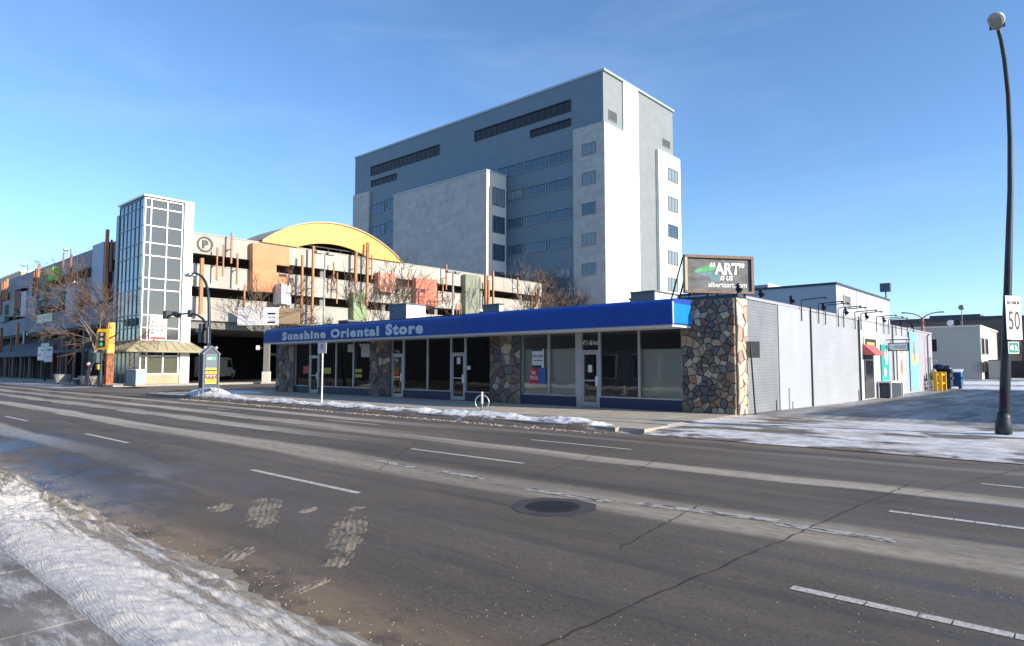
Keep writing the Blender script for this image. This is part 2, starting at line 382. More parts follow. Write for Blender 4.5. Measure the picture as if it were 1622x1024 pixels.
# pavements with real kerbs
def pavement(name, x0, x1, y0, y1, m=walk_m, z=0.12, joint=1.5):
    g = MB(); nx = max(1, round((x1-x0)/joint)); 
    g.box(x0, x1, y0, y1, -.2, z); return struct(g.build(name, m))
pavement('pavement', -39.5, -8.2, 14.05, 19.98)
def row_of_slabs(name, parent, x0, x1, ys, z, m, cut=0.012, sx=1.5):
    x = x0
    while x < x1-.2:
        for a, b in zip(ys[:-1], ys[1:]):
            o = MB().box(x+cut, min(x+sx, x1)-cut, a+cut, b-cut, z-.05, z+.012+random.uniform(0,.004)).build('paving_slab', m, parent); o['kind'] = 'structure'
        x += sx
pv = D.objects['pavement']
row_of_slabs('s', pv, -39.3, -8.3, [15.4, 16.9, 18.4, 19.9], .12, walk_m)
def level(x, y):
    if y < 15.3: return .012+.098*max(0, (y-13.9)/1.4)**.8+.004*mnoise.noise(Vector((x*2,y*2,0)))
    if y < 22: return .110+.006*mnoise.noise(Vector((x*1.5,y*1.5,0)))
    return .110-.10*min(1, (y-22)/10)
def terrain(name, x0, x1, ys, m, nx=60):
    xs = [x0+(x1-x0)*i/nx for i in range(nx+1)]; V = [(x, y, level(x, y)) for y in ys for x in xs]; n_ = nx+1
    me = D.meshes.new(name); me.from_pydata(V, [], [(j*n_+i, j*n_+i+1, (j+1)*n_+i+1, (j+1)*n_+i) for j in range(len(ys)-1) for i in range(nx)]); me.materials.append(m); me.polygons.foreach_set('use_smooth', [True]*len(me.polygons))
    o = D.objects.new(name, me); COL.objects.link(o); return struct(o)
terrain('apron', -8.2, 3.0, [13.9+.16*i for i in range(41)], apron_m); terrain('alley', -8.3, 3.0, [20.3+.5*i for i in range(68)], alley_m, 20)
for nm, x0, x1, y0, y1 in (('kerb', -39.5, -8.9, 13.85, 14.05), ('kerb', -39.7, -39.5, 13.9, 60), ('kerb', -160, -58.2, 17.2, 17.4), ('kerb', -58.2, -58.0, 17.2, 110)):
    struct(MB().box(x0, x1, y0, y1, -.2, .13).build(nm, kerb_m))
pavement('garage_pavement', -160, -58.2, 17.4, 21.0)
pavement('garage_side_pavement', -60.0, -58.2, 21.0, 110)
pavement('store_end_pavement', -39.5, -36.6, 19.98, 50, mat('dim_walk', (.25,.25,.26), .85, var=.2))
struct(MB().box(3.0, 60, 13.9, 60.0, -.2, .10).build('far_verge', M['apron_snow']))
# near pavement, recessed joints between slabs
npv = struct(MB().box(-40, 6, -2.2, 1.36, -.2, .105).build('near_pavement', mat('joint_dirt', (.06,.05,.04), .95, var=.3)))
for i in range(30):
    for j in range(3):
        x = -38+i*1.45; 
        if x > 3: continue
        MB().box(x+.005, x+1.445, -2.1+j*1.15+.005, -2.1+(j+1)*1.15-.005, .02, .118+random.uniform(0,.006)).build('paving_slab', paver_wet_shade, npv)['kind'] = 'structure'
# ---- lane paint
paint_m = snow_mix_material('worn_lane_paint', (.62,.60,.56), (.14,.13,.12), .80, (1,1,1), scale=7.0, soft=.10, dirt_amt=.3)
def dash(x0, x1, y, wd=.10): 
    a = MB(); s = x0
    while s < x1:
        e = min(x1, s+random.uniform(.18,.34)); a.quad((s,y-wd/2,.004),(e-.008,y-wd/2,.004),(e-.008,y+wd/2,.004),(s,y+wd/2,.004)); s = e
    return struct(a.build('lane_marking', paint_m))
for k in range(-5, 2):
    dash(-10.06+8.3*k, -7.2+8.3*k, 5.12)
    dash(-10.22+8.4*k, -7.28+8.4*k, 8.5)
    dash(-9.46+8.2*k, -6.87+8.2*k, 11.3, .09)
# ---- crack across the carriageway
def ribbon(pts, wd, z, name, m):
    g = MB()
    for i in range(len(pts)-1):
        a, b = Vector((*pts[i],z)), Vector((*pts[i+1],z)); t = (b-a).normalized(); s = Vector((-t.y,t.x,0))
        w0, w1 = wd*random.uniform(.5,1.4), wd*random.uniform(.5,1.4); g.quad(a-s*w0, b-s*w1, b+s*w1, a+s*w0)
    return struct(g.build(name, m))
p0, p1 = gnd(820,1040), gnd(1440,768); pts = []
for i in range(61):
    t = i/60; pts.append((p0[0]+(p1[0]-p0[0])*t+random.uniform(-.018,.018), p0[1]+(p1[1]-p0[1])*t))
ctar = mat('crack_tar', (.028,.026,.024), .9, var=.3)
ribbon(pts, .0065, .0045, 'road_crack', ctar)
rk = random.Random(17)
for (ca_, cb_) in (((830,760),(985,706)),((1385,800),(1622,742)),((600,745),(660,700)),((90,760),(270,700)),((980,870),(1110,800)),((1010,745),(1040,728))):
    q0, q1 = gnd(*ca_), gnd(*cb_); n_ = 22; ribbon([(q0[0]+(q1[0]-q0[0])*i/n_+rk.uniform(-.02,.02), q0[1]+(q1[1]-q0[1])*i/n_+rk.uniform(-.02,.02)) for i in range(n_+1)], .005, .0045, 'road_crack', ctar)
# worn centre line: patches of old white paint
worn = snow_mix_material('worn_line', (.55,.53,.48), (.10,.09,.08), .56, (.8,1.6,1), scale=5.0, soft=.05, dirt_amt=.4)
for (a_, b_) in (((598,730),(655,741)),((697,747),(768,759)),((835,775),(970,796)),((1010,798),(1232,826)),((1232,830),(1420,858))):
    q0, q1 = gnd(*a_), gnd(*b_); w_ = .085; struct(MB().quad((q0[0],q0[1]-w_,.0042),(q1[0],q1[1]-w_,.0042),(q1[0],q1[1]+w_,.0042),(q0[0],q0[1]+w_,.0042)).build('worn_marking', worn))
# ---- manhole
mc = gnd(876, 803)
mh = thing('manhole_cover', (mc[0], mc[1], 0), 'round dark iron manhole cover sunk in a patched square of the nearest road lanes', 'manhole cover')
iron = mat('cast_iron', (.03,.03,.032), .55, .5, var=.3, scale=20, bump=.4)
ring = MB()
for k in range(28):
    a0, a1 = 2*PI*k/28, 2*PI*(k+1)/28
    for (r0, r1, z) in ((.29,.325,.009),):
        ring.quad((mc[0]+r0*math.cos(a0),mc[1]+r0*math.sin(a0),z),(mc[0]+r1*math.cos(a0),mc[1]+r1*math.sin(a0),z-.004),(mc[0]+r1*math.cos(a1),mc[1]+r1*math.sin(a1),z-.004),(mc[0]+r0*math.cos(a1),mc[1]+r0*math.sin(a1),z))
ring.build('rim', mat('rim_dark', (.012,.012,.012), .8), mh)
lid = MB(); lid.prism([(.285*math.cos(2*PI*k/28), .285*math.sin(2*PI*k/28)) for k in range(28)], (mc[0],mc[1],0), X1, Y1, Z1, 0, .007); lid.build('lid', iron, mh)
studs = MB()
for i in range(-6,7):
    for j in range(-6,7):
        x, y = i*.046, j*.046
        if x*x+y*y < .24**2: studs.box(mc[0]+x-.013, mc[0]+x+.013, mc[1]+y-.013, mc[1]+y+.013, .006, .011)
stuff(studs.build('stud', iron, mh))
pq = [(.52*math.cos(2*PI*k/9+.3)*(1+.12*math.sin(k*2.3)), .52*math.sin(2*PI*k/9+.3)*(1+.12*math.sin(k*3.1))) for k in range(9)]
pt = MB(); pt.v = [(mc[0]+a, mc[1]+b, .0035) for a, b in pq]; pt.f = [tuple(range(9))]; 
struct(pt.build('asphalt_patch', mat('asphalt_patch', (.058,.054,.050), .8, var=.25, scale=3, bump=.5, bscale=120)))
# ================================================================ SNOW
def snow_mat(name, col, dirt, dirt_lo, dirt_hi, ds=2.0, st=(1,1,1), rot=0., bump=.6, bs=40, axis=None, ax=(0,1)):
    m = D.materials.new(name); m.use_nodes = True; n = m.node_tree.nodes; l = m.node_tree.links.new; p = n['Principled BSDF']
    t = N(m,'ShaderNodeTexCoord'); mpn = N(m,'ShaderNodeMapping'); mpn.inputs['Scale'].default_value = st; mpn.inputs['Rotation'].default_value = (0,0,rot); l(t.outputs['Object'], mpn.inputs[0])
    a = N(m,'ShaderNodeTexNoise'); a.inputs['Scale'].default_value = ds; a.inputs['Detail'].default_value = 9; a.inputs['Roughness'].default_value = .7; l(mpn.outputs[0], a.inputs[0])
    r = N(m,'ShaderNodeMapRange'); r.interpolation_type = 'SMOOTHSTEP'; r.inputs[1].default_value = dirt_lo; r.inputs[2].default_value = dirt_hi
    fac = a.outputs['Fac']
    if axis:
        s = N(m,'ShaderNodeSeparateXYZ'); l(t.outputs['Object'], s.inputs[0]); r2 = N(m,'ShaderNodeMapRange'); l(s.outputs[axis], r2.inputs[0])
        r2.inputs[1].default_value = ax[0]; r2.inputs[2].default_value = ax[1]; r2.inputs[3].default_value = -.25; r2.inputs[4].default_value = .25
        q = N(m,'ShaderNodeMath', operation='ADD'); l(fac, q.inputs[0]); l(r2.outputs[0], q.inputs[1]); fac = q.outputs[0]
    l(fac, r.inputs[0])
    x = N(m,'ShaderNodeMix', data_type='RGBA'); l(r.outputs[0], x.inputs[0]); x.inputs[6].default_value = (*col,1); x.inputs[7].default_value = (*dirt,1)
    sp = N(m,'ShaderNodeTexNoise'); sp.inputs['Scale'].default_value = 60; sp.inputs['Detail'].default_value = 3; l(t.outputs['Object'], sp.inputs[0])
    r3 = N(m,'ShaderNodeMapRange'); l(sp.outputs['Fac'], r3.inputs[0]); r3.inputs[1].default_value = .62; r3.inputs[2].default_value = .74; r3.inputs[4].default_value = .5
    x2 = N(m,'ShaderNodeMix', data_type='RGBA'); l(r3.outputs[0], x2.inputs[0]); l(x.outputs[2], x2.inputs[6]); x2.inputs[7].default_value = (*[c*.75 for c in dirt],1)
    l(x2.outputs[2], p.inputs['Base Color']); p.inputs['Roughness'].default_value = .75
    p.inputs['Subsurface Weight'].default_value = 0
    b = N(m,'ShaderNodeTexNoise'); b.inputs['Scale'].default_value = bs; b.inputs['Detail'].default_value = 6; l(mpn.outputs[0], b.inputs[0])
    bp = N(m,'ShaderNodeBump'); bp.inputs['Strength'].default_value = bump; bp.inputs['Distance'].default_value = .02; l(b.outputs['Fac'], bp.inputs['Height']); l(bp.outputs[0], p.inputs['Normal'])
    M[name] = m; return m
def fbm(x, y, z=0, o=4):
    v = 0; a = 1
    for i in range(o): v += a*mnoise.noise(Vector((x, y, z+i*7.3))); x *= 2.03; y *= 2.03; a *= .5
    return v
def grid(name, xs, ys, fz, m):
    g = D.meshes.new(name); nx, ny = len(xs), len(ys)
    V = [(x, y, fz(x, y)) for y in ys for x in xs]
    F = [(j*nx+i, j*nx+i+1, (j+1)*nx+i+1, (j+1)*nx+i) for j in range(ny-1) for i in range(nx-1)]
    g.from_pydata(V, [], F); g.materials.append(m); g.polygons.foreach_set('use_smooth', [True]*len(g.polygons)); g.update()
    o = D.objects.new(name, g); COL.objects.link(o); return o
near_snow = snow_mat('near_snow', (.66,.635,.60), (.27,.235,.19), .47, .62, 1.7, (.32,4.2,1), -.57, .9, 30, 'Y', (1.2, 2.75))
def frange(a, b, s): 
    r = []; 
    while a < b: r.append(a); a += s
    return r+[b]
def near_h(x, y):
    # rough windrow on the far left, trodden streaky sheet to the right; ragged edge towards the road
    edge = 2.50 + .10*fbm(x*1.1, 3.3) + .05*fbm(x*5, 9.1)
    t = (y-1.34)/(edge-1.34)
    if t > 1: return -.02-.06*min(1,(t-1)*4)
    tall = min(1, max(0, (-7.0-x)/1.8)); ra = max(.0, min(1, (1-t)*5)); rb = min(1, .3+t*6)
    u, v = (x*.84+y*.54), (-x*.54+y*.84)       # streaks run obliquely
    flat = .050 + .026*fbm(u*1.0, v*6.5, 2) + .018*abs(fbm(u*3, v*17, 5)) + .010*fbm(x*14, y*16, 8, 3)
    lump = .085 + .075*fbm(x*2.2, y*2.6, 4) + .055*abs(fbm(x*6, y*7, 6)) + .03*fbm(x*20, y*20, 1, 3)
    h = flat*(1-tall) + lump*tall
    base = .105 if y < 1.55 else .105*max(0, 1-(y-1.55)/.6)
    return base*min(1, rb+.5) + h*ra*min(1,rb) - (1-ra)*.015
stuff(tag(grid('near_snow_bank', frange(-17,-1.2,.028), frange(1.30,2.95,.024), near_h, near_snow), 'trodden dirty snow bank along the near kerb in the lower left corner', 'snow'))
stuff(tag(grid('distant_near_snow_bank', frange(-40,-17,.12), frange(1.30,2.9,.08), near_h, near_snow), 'rough snow bank running away along the near kerb at the left edge', 'snow'))
far_snow = snow_mat('far_snow', (.74,.74,.73), (.17,.135,.10), .52, .66, 2.6, (.9,1.2,1), 0, .6, 18, 'Y', (14.55,13.72))
def far_h(x, y):
    t = (y-13.62)/1.45
    if x > -9.8: amp = max(0, min(1, (-8.4-x)/1.4))
    else: amp = 1
    if x < -34.5: amp *= max(0, (x+37)/2.5)
    env = max(0, 1-abs(t-.52)/.5)**.55 if 0 < t < 1 else 0
    return -.02 + env*amp*(.25+.11*fbm(x*.55, y*.8, 3)+.05*abs(fbm(x*3, y*4, 5))+.035*fbm(x*11, y*12, 7, 3))
stuff(tag(grid('far_snow_bank', frange(-37,-8.4,.07), frange(13.62,15.07,.06), far_h, far_snow), 'long ploughed snow bank with a dirty front on the kerb before the blue store', 'snow'))
# mounds round the pylon sign and in the shade beyond the store
def mound(name, cx, cy, rx, ry, h, m, label, z0=.11):
    def f(x, y):
        d = ((x-cx)/rx)**2+((y-cy)/ry)**2; d *= 1+.25*fbm(x*.7, y*.7, 2, 2)
        return z0-.06 + max(0, 1-d)**.7*(h+.06)*(1+.25*fbm(x*1.6, y*1.6, 4)) 
    return stuff(tag(grid(name, frange(cx-rx*1.15, cx+rx*1.15, rx/26), frange(cy-ry*1.15, cy+ry*1.15, ry/18), f, m), label, 'snow'))
clean_snow = snow_mat('clean_snow', (.78,.79,.80), (.35,.30,.25), .70, .85, 2, bump=.5)
mound('snow_mound', -34.0, 14.9, 2.2, .8, .42, clean_snow, 'snow mound heaped round the legs of the pylon sign')
mound('snow_patch', -36.6, 17.6, 2.6, 1.2, .12, clean_snow, 'low blue shaded snow patch between the pylon sign and the store end', .12)
mound('snow_patch', -63.5, 18.9, 3.4, .5, .12, clean_snow, 'thin snow patch at the foot of the orange post by the glass tower', .12)
# lot and verge snow at right
mound('snow_bank', 1.0, 18.6, 3.9, 1.3, .09, clean_snow, 'snow lying round the foot of the tall lamp post', .10)
mound('snow_strip', -4.0, 59.0, 6.5, 1.5, .12, clean_snow, 'sunlit snow strip at the far end of the alley', .0)
mound('snow_strip', -6.0, 74.0, 9.5, 2.0, .18, clean_snow, 'sunlit snow ridge in front of the beige building', .0)
# slush with tyre tread left on the near lanes
slush_m = snow_mat('slush', (.27,.225,.17), (.13,.105,.075), .40, .66, 3, bump=.8, bs=60)
SL = [((541,872),(557,818),.17,'ribbed tyre-tread slush print nearest the front lane dash'), ((410,834),(424,790),.17,'ribbed brown slush print left of the largest one on the near lane'), ((346,897),(392,868),.13,'pale slush print touching the near snow edge'),
      ((342,811),(356,796),.13,'small ragged slush lump farthest left on the wet asphalt'), ((524,900),(545,876),.10,'faint brown slush smear just below the largest print'), ((548,811),(572,803),.07,'small white slush scrap just above the largest print'), ((476,812),(502,804),.08,'faint brown slush spot between the two long prints'), ((470,938),(514,918),.07,'thin whitish slush scrap nearest the bottom edge of the road')]
for (pa_, pb_, wd, lb) in SL:
    ga, gb = Vector(gnd(*pa_)), Vector(gnd(*pb_)); c = (ga+gb)/2; ln = (gb-ga).length/2; ang = math.atan2(gb.y-ga.y, gb.x-ga.x)
    ca, sa = math.cos(ang), math.sin(ang); g = MB(); n1, n2 = 56, 26; b = 0; ph = c.x*3
    for j in range(n2+1):
        for i in range(n1+1):
            a, q = (i/n1*2-1)*1.15, (j/n2*2-1)*1.15; xx, yy = a*ln, q*wd
            d = (abs(a)**3)*.75+(abs(q)**3)*.75+1.15*fbm(xx*6+c.x, yy*8+c.y, 3, 4)+.12
            tread = .5+.5*math.sin(yy*105+.9*math.sin(xx*7+ph)+1.5*fbm(xx*3, yy*3, 2, 2)); h = .013*max(0, 1-d)**.6*(.45+.55*tread)*(1+.7*fbm(xx*22, yy*22, ph, 3)) - .003
            g.v.append((c.x+xx*ca-yy*sa, c.y+xx*sa+yy*ca, h))
    for j in range(n2):
        for i in range(n1): q = j*(n1+1)+i; g.f.append((q,q+1,q+n1+2,q+n1+1))
    stuff(tag(g.build('slush_print', slush_m, None, True), lb, 'slush'))
# grit thrown over the near lanes
gr = MB(); rnd = random.Random(5)
def pebble(g, x, y, z, r):
    b = len(g.v); k = [r*rnd.uniform(.6,1.2) for _ in range(6)]
    g.v += [(x+k[0],y,z),(x,y+k[1],z),(x-k[2],y,z),(x,y-k[3],z),(x,y,z+k[4]*.8),(x,y,z-.002)]
    g.f += [(b,b+1,b+4),(b+1,b+2,b+4),(b+2,b+3,b+4),(b+3,b,b+4)]
for i in range(2600):
    u_, v_ = rnd.uniform(-100,1700), rnd.uniform(720,1060); x, y = gnd(u_, v_)
    if y < 2.6 or y > 8.5 or (mnoise.noise(Vector((x*.8,y*.8,1)))*.5+.5) < rnd.random()*.9: continue
    pebble(gr, x, y, .001, rnd.choice((.0025,.003,.004,.006)))
stuff(tag(gr.build('road_grit', mat('grit', (.45,.42,.37), .8, var=.5, scale=30)), 'fine grit scattered over the near lanes of the road', 'grit'))
ck = MB()
for i in range(700):
    x = rnd.uniform(-17,-2.4); y = 2.5+rnd.gauss(0,.12)
    pebble(ck, x, y, .0, rnd.uniform(.003,.010))
for i in range(700):
    x = rnd.uniform(-34,-9); y = 13.6-abs(rnd.gauss(0,.16))
    pebble(ck, x, y, .0, rnd.uniform(.015,.045))
stuff(tag(ck.build('snow_crumbs', mat('crumbs', (.38,.32,.25), .8, var=.4, scale=9)), 'frozen snow crumbs fallen along both snow bank edges', 'snow crumbs'))
# ================================================================ THE STORE
FY = 20.0; WX = -8.35
def FX(px, Y=FY, y=600): return onY(px, y, Y)[0]
store = thing('store_building', (-22, 35, 0), 'long single storey store with blue awning, stone piers and white painted brick side wall', 'store')
roof_m = mat('roof_membrane', (.10,.10,.105), .9, var=.2)
fascia_m = mat('dark_fascia', (.045,.06,.09), .5, var=.15)
XL = FX(440); XR = -8.27
mortar = mat('pier_mortar', (.12,.108,.095), .95, var=.25, scale=5, bump=.4)
MB().box(XL, -8.36, 20.35, 51, 3.55, 3.80).build('roof', roof_m, store)
wl = MB(); wl.box(XL, XL+.25, 20.35, 51, 0, 3.55).box(XL+.25, -8.6, 50.75, 51, 0, 3.55); wl.build('wall', concrete_b, store)
MB().box(XL, XR+.02, 19.93, 20.34, 3.80, 3.90).build('roof_edge', fascia_m, store)
up = MB(); up.box(XL+.002, FX(1083)-.0, 19.99, 20.33, 2.98, 3.80); up.build('upper_wall', fascia_m, store)
for i, (a, b) in enumerate([(XL+.3, FX(604)), (FX(604)+.1, FX(803)), (FX(803)+.1, -8.7)]):
    r = MB(); r.box(a, b, 25.4, 25.5, .12, 3.5); r.box(a, a+.06, 20.4, 25.4, .12, 3.5); r.box(b-.06, b, 20.4, 25.4, .12, 3.5); r.build('interior_wall', dim_int, store)
    MB().box(a+.07, b-.07, 20.2, 25.39, .02, .10).build('interior_floor', mat('store_floor', (.12,.14,.15), .35, var=.2), store)
# side wall: sections between downpipes
br_grey = brick_mat('grey_painted_brick', (.20,.225,.26), (.22,.245,.28), (.16,.18,.21), .40, .10, .010, axis='x', var=.10)
br_white = brick_mat('white_painted_brick', (.36,.395,.44), (.38,.415,.46), (.31,.345,.39), .40, .10, .010, axis='x', var=.05)
smooth_white = mat('smooth_white_panel', (.385,.42,.465), .6, var=.07, scale=1.2, bump=.06, bscale=12, stretch=(1,1,.3))
warm_white = mat('warm_white_panel', (.52,.54,.56), .6, var=.03)
end_grey = mat('end_grey_wall', (.36,.36,.41), .8, var=.08, stretch=(1,1,.3))
def WY(px, y=560): return onX(px, y, WX)[0]
secs = [(20.72, WY(1233), br_grey, 0), (WY(1233), WY(1283), smooth_white, .03), (WY(1283), WY(1360), br_white, 0), (WY(1360), WY(1393), warm_white, .025), (WY(1393), WY(1454), smooth_white, 0), (WY(1454), 53.0, end_grey, .01)]
for (a, b, m_, pr) in secs:
    MB().box(-8.6, WX+pr, a, b-.001, 0, 3.80).build('wall', m_, store)
    MB().box(-8.64, WX+.045, a, b-.004, 3.801, 3.90).build('wall_cap', end_grey, store)
for px_ in (1283, 1360, 1413):
    y = WY(px_); g = MB(); g.box(WX+.03, WX+.09, y-.03, y+.03, .02, 3.98); g.build('downpipe', mat('pipe_dark', (.06,.07,.09), .5, .3), store)
for px_, h in ((1228, .45), (1247, .85), (1252, .35), (1358, .5)):   # grime tongues at the foot of the wall are dents of bare metal covers
    y = WY(px_); MB().box(WX+.002, WX+.045, y-.05, y+.05, .02, h).build('conduit', mat('worn_conduit', (.22,.23,.25), .7, var=.3), store)
# lamp brackets and floodlights along the wall top
arm_m = black_metal
for px_ in (1267,1294,1304.6,1325,1333.5,1351.5,1361,1385.7,1397,1404.6,1416,1425,1434,1444):
    y = WY(px_, 490); g = MB(); g.tube([(WX+.06,y,3.35),(WX+.06,y,4.12),(WX+.10,y,4.16),(WX+.95,y,4.20)], .022, 5); g.sphere((WX+.95,y,4.18), .05,.05,.05, 6, 4); g.build('lamp_bracket', arm_m, store)
for px_ in (1172,1210,1258,1308,1343,1375,1402,1428,1446):
    y = WY(px_, 480) if px_ > 1180 else 20.45; g = MB(); g.tube([(WX-.12,y,3.88),(WX-.12,y,4.10)], .03, 5)
    g.obox((WX-.12,y,4.12), (.8,0,-.6), (.6,0,.8), (0,1,0), -.02,.14,-.07,.07,-.07,.07)
    g.obox((WX-.12,y+.02,4.2), (-.3,.8,.45), (0,-.5,.86), (-.9,-.2,-.3), -.02,.12,-.05,.05,-.05,.05); g.build('floodlight', black_metal, store)
# ---- stone piers of irregular fieldstone
stone_cols = [(.085,.095,.11),(.17,.135,.105),(.21,.18,.145),(.135,.115,.10),(.13,.085,.075),(.32,.26,.20),(.15,.145,.13),(.26,.17,.115),(.09,.085,.085),(.40,.35,.28)]
stone_m = [mat('fieldstone_%s' % 'abcdefghij'[i], (c[0]*1.18, c[1]*1.14, c[2]*1.08), .8, var=.25, scale=6, bump=.35, bscale=25) for i, c in enumerate(stone_cols)]
def voronoi(w_, h_, n, rs):
    pts = []; tries = 0
    while len(pts) < n and tries < n*60:
        p = (rs.uniform(0, w_), rs.uniform(0, h_)); tries += 1
        dmin = math.sqrt(w_*h_/n)*rs.choice((.35,.5,.7,.95,1.1))
        if all((p[0]-q[0])**2+(p[1]-q[1])**2 > dmin*dmin for q in pts): pts.append(p)
    cells = []
    for i, p in enumerate(pts):
        poly = [(0,0),(w_,0),(w_,h_),(0,h_)]
        for j, q in enumerate(pts):
            if i == j: continue
            mx_, my_ = (p[0]+q[0])/2, (p[1]+q[1])/2; dx, dy = q[0]-p[0], q[1]-p[1]; out = []
            for k in range(len(poly)):
                a, b = poly[k], poly[(k+1) % len(poly)]; da = (a[0]-mx_)*dx+(a[1]-my_)*dy; db = (b[0]-mx_)*dx+(b[1]-my_)*dy
                if da <= 0: out.append(a)
                if (da < 0) != (db < 0) and abs(da-db) > 1e-9: t = da/(da-db); out.append((a[0]+(b[0]-a[0])*t, a[1]+(b[1]-a[1])*t))
            poly = out
            if len(poly) < 3: break
        if len(poly) >= 3: cells.append((p, poly))
    return cells
def stones(parent, o, r, u, w_, h_, n, rs, depth=(.045,.10), pal=None):
    o = Vector(o); r = Vector(r); u = Vector(u); nn = r.cross(u)
    for (p, poly) in voronoi(w_, h_, n, rs):
        cx = sum(a for a, _ in poly)/len(poly); cy = sum(b for _, b in poly)/len(poly)
        # drop near-duplicate corners, shrink for the joint, round the face
        q = []
        for a in poly:
            if not q or math.hypot(a[0]-q[-1][0], a[1]-q[-1][1]) > .03: q.append(a)
        if len(q) > 2 and math.hypot(q[0][0]-q[-1][0], q[0][1]-q[-1][1]) < .03: q.pop()
        if len(q) < 3: continue
        size = math.sqrt(max(1e-4, sum((a[0]-cx)**2+(a[1]-cy)**2 for a in q)/len(q)))
        f1 = max(.6, 1-.007/size); f2 = max(.45, 1-.022/size); d = rs.uniform(*depth)
        g = MB(); k = len(q)
        q2 = []
        for i in range(len(q)):
            a, b_2 = q[i], q[(i+1) % len(q)]; q2.append(a)
            if math.hypot(a[0]-b_2[0], a[1]-b_2[1]) > .10: q2.append(((a[0]+b_2[0])/2+(rs.uniform(-.10,.02))*((a[0]+b_2[0])/2-cx), (a[1]+b_2[1])/2+(rs.uniform(-.10,.02))*((a[1]+b_2[1])/2-cy)))
        q = q2; k = len(q); f3 = f2*.55; tx, ty = rs.uniform(-.12,.12), rs.uniform(-.12,.12)
        for (f, z) in ((f1,-.03),(f1,d*.45),(f2,d*.85),(f3,d)):
            for a in q: g.v.append(tuple(o+r*(cx+(a[0]-cx)*f)+u*(cy+(a[1]-cy)*f)+nn*(z+((a[0]-cx)*tx+(a[1]-cy)*ty)*f*(z > 0))))
        for s_ in range(3):
            for i in range(k): j = (i+1) % k; g.f.append((s_*k+i, s_*k+j, (s_+1)*k+j, (s_+1)*k+i))
        g.f.append(tuple(3*k+i for i in range(k)))
        g.build('stone', rs.choice(pal or stone_m), parent)
rs = random.Random(11)
def pier(x0, x1, z1, n):
    p = MB().box(x0, x1, 19.90, 20.34, .0, z1).build('stone_pier', mortar, store)
    stones(p, (x0+.01, 19.90, .12), X1, Z1, x1-x0-.02, z1-.14, n, rs); return p
pr = pier(FX(1083), XR-.06, 3.80, 140)
MB().box(XR-.06+.001, XR-.03, 19.90, 20.70, 0, 3.80).build('stone_return', mortar, store)
sr = [o for o in store.children if o.name.startswith('stone_return')][0]
pale = [mat('sunlit_stone_%s' % 'abcd'[i], c, .85, var=.2, scale=6, bump=.3) for i, c in enumerate([(.50,.42,.30),(.42,.33,.25),(.55,.49,.40),(.36,.27,.22)])]
stones(sr, (XR-.03, 19.91, .12), Y1, Z1, .78, 3.66, 24, rs, (.02,.05), pale)  # return stones use a paler palette, sunlight on that side coloured in
pier(FX(779.5), FX(827), 2.97, 46); pier(FX(589), FX(620.5), 2.97, 42); pier(FX(440.4), FX(467.7), 2.97, 44)
# ---- storefront bays
WB, WT = .50, 2.93
def bay(xa, xb, kind='window', z0=WB, z1=WT):
    fr = .045
    if kind == 'window':
        g = MB(); g.box(xa, xa+fr, 19.96, 20.06, z0, z1).box(xb-fr, xb, 19.96, 20.06, z0, z1).box(xa+fr, xb-fr, 19.955, 20.065, z0, z0+fr).box(xa+fr, xb-fr, 19.955, 20.065, z1-fr, z1)
        f = g.build('window', alu, store)
        MB().box(xa+fr, xb-fr, 20.0, 20.012, z0+fr, z1-fr).build('pane', glass_store, f)
        MB().box(xa, xb, 19.94, 20.12, .10, z0-.003).build('bulkhead', navy, store)
        return f
    g = MB(); zt = 2.16; fr = .06                     # door leaf with transom above
    g.box(xa, xa+fr, 19.95, 20.07, .13, z1).box(xb-fr, xb, 19.95, 20.07, .13, z1).box(xa+fr, xb-fr, 19.95, 20.07, zt, zt+.06).box(xa+fr, xb-fr, 19.95, 20.07, z1-.05, z1)
    f = g.build('door_frame', alu, store)
    MB().box(xa+fr, xb-fr, 20.0, 20.012, zt+.06, z1-.05).build('pane', glass_store, f)
    a, b = xa+fr+.01, xb-fr-.01; st = .075; g = MB()
    g.box(a, a+st, 19.965, 20.015, .15, zt-.01).box(b-st, b, 19.965, 20.015, .15, zt-.01).box(a+st, b-st, 19.965, 20.015, .15, .32).box(a+st, b-st, 19.965, 20.015, zt-.10, zt-.01).box(a+st, b-st, 19.955, 20.0, 1.08, 1.13)
    dd = g.build('door', alu, store)
    MB().box(a+st, b-st, 19.985, 19.997, .32, zt-.10).build('pane', glass_store, dd)
    MB().box(b-st-.01, b-.005, 19.90, 19.955, .90, 1.26).build('handle', bright_white, dd)
    MB().box(xa, xb, 19.9, 20.1, .10, .135).build('threshold', steel_grey, store)
    return dd
# right shop
bay(FX(827.5), FX(870)); bay(FX(870), FX(914)); MB().box(FX(914), FX(921), 19.95, 20.08, .12, WT).build('jamb', alu, store)
bay(FX(921), FX(951), 'door'); bay(FX(951), FX(1013.3)); bay(FX(1013.3), FX(1082.5))
# middle shop
bay(FX(621), FX(640), 'door'); bay(FX(640), FX(677.7)); bay(FX(677.7), FX(715)); bay(FX(715), FX(738), 'door'); bay(FX(738), FX(779))
# left shop
bay(FX(468), FX(491)); bay(FX(491), FX(505.5), 'door'); bay(FX(505.5), FX(532.5)); bay(FX(532.5), FX(560)); bay(FX(560), FX(588.5))
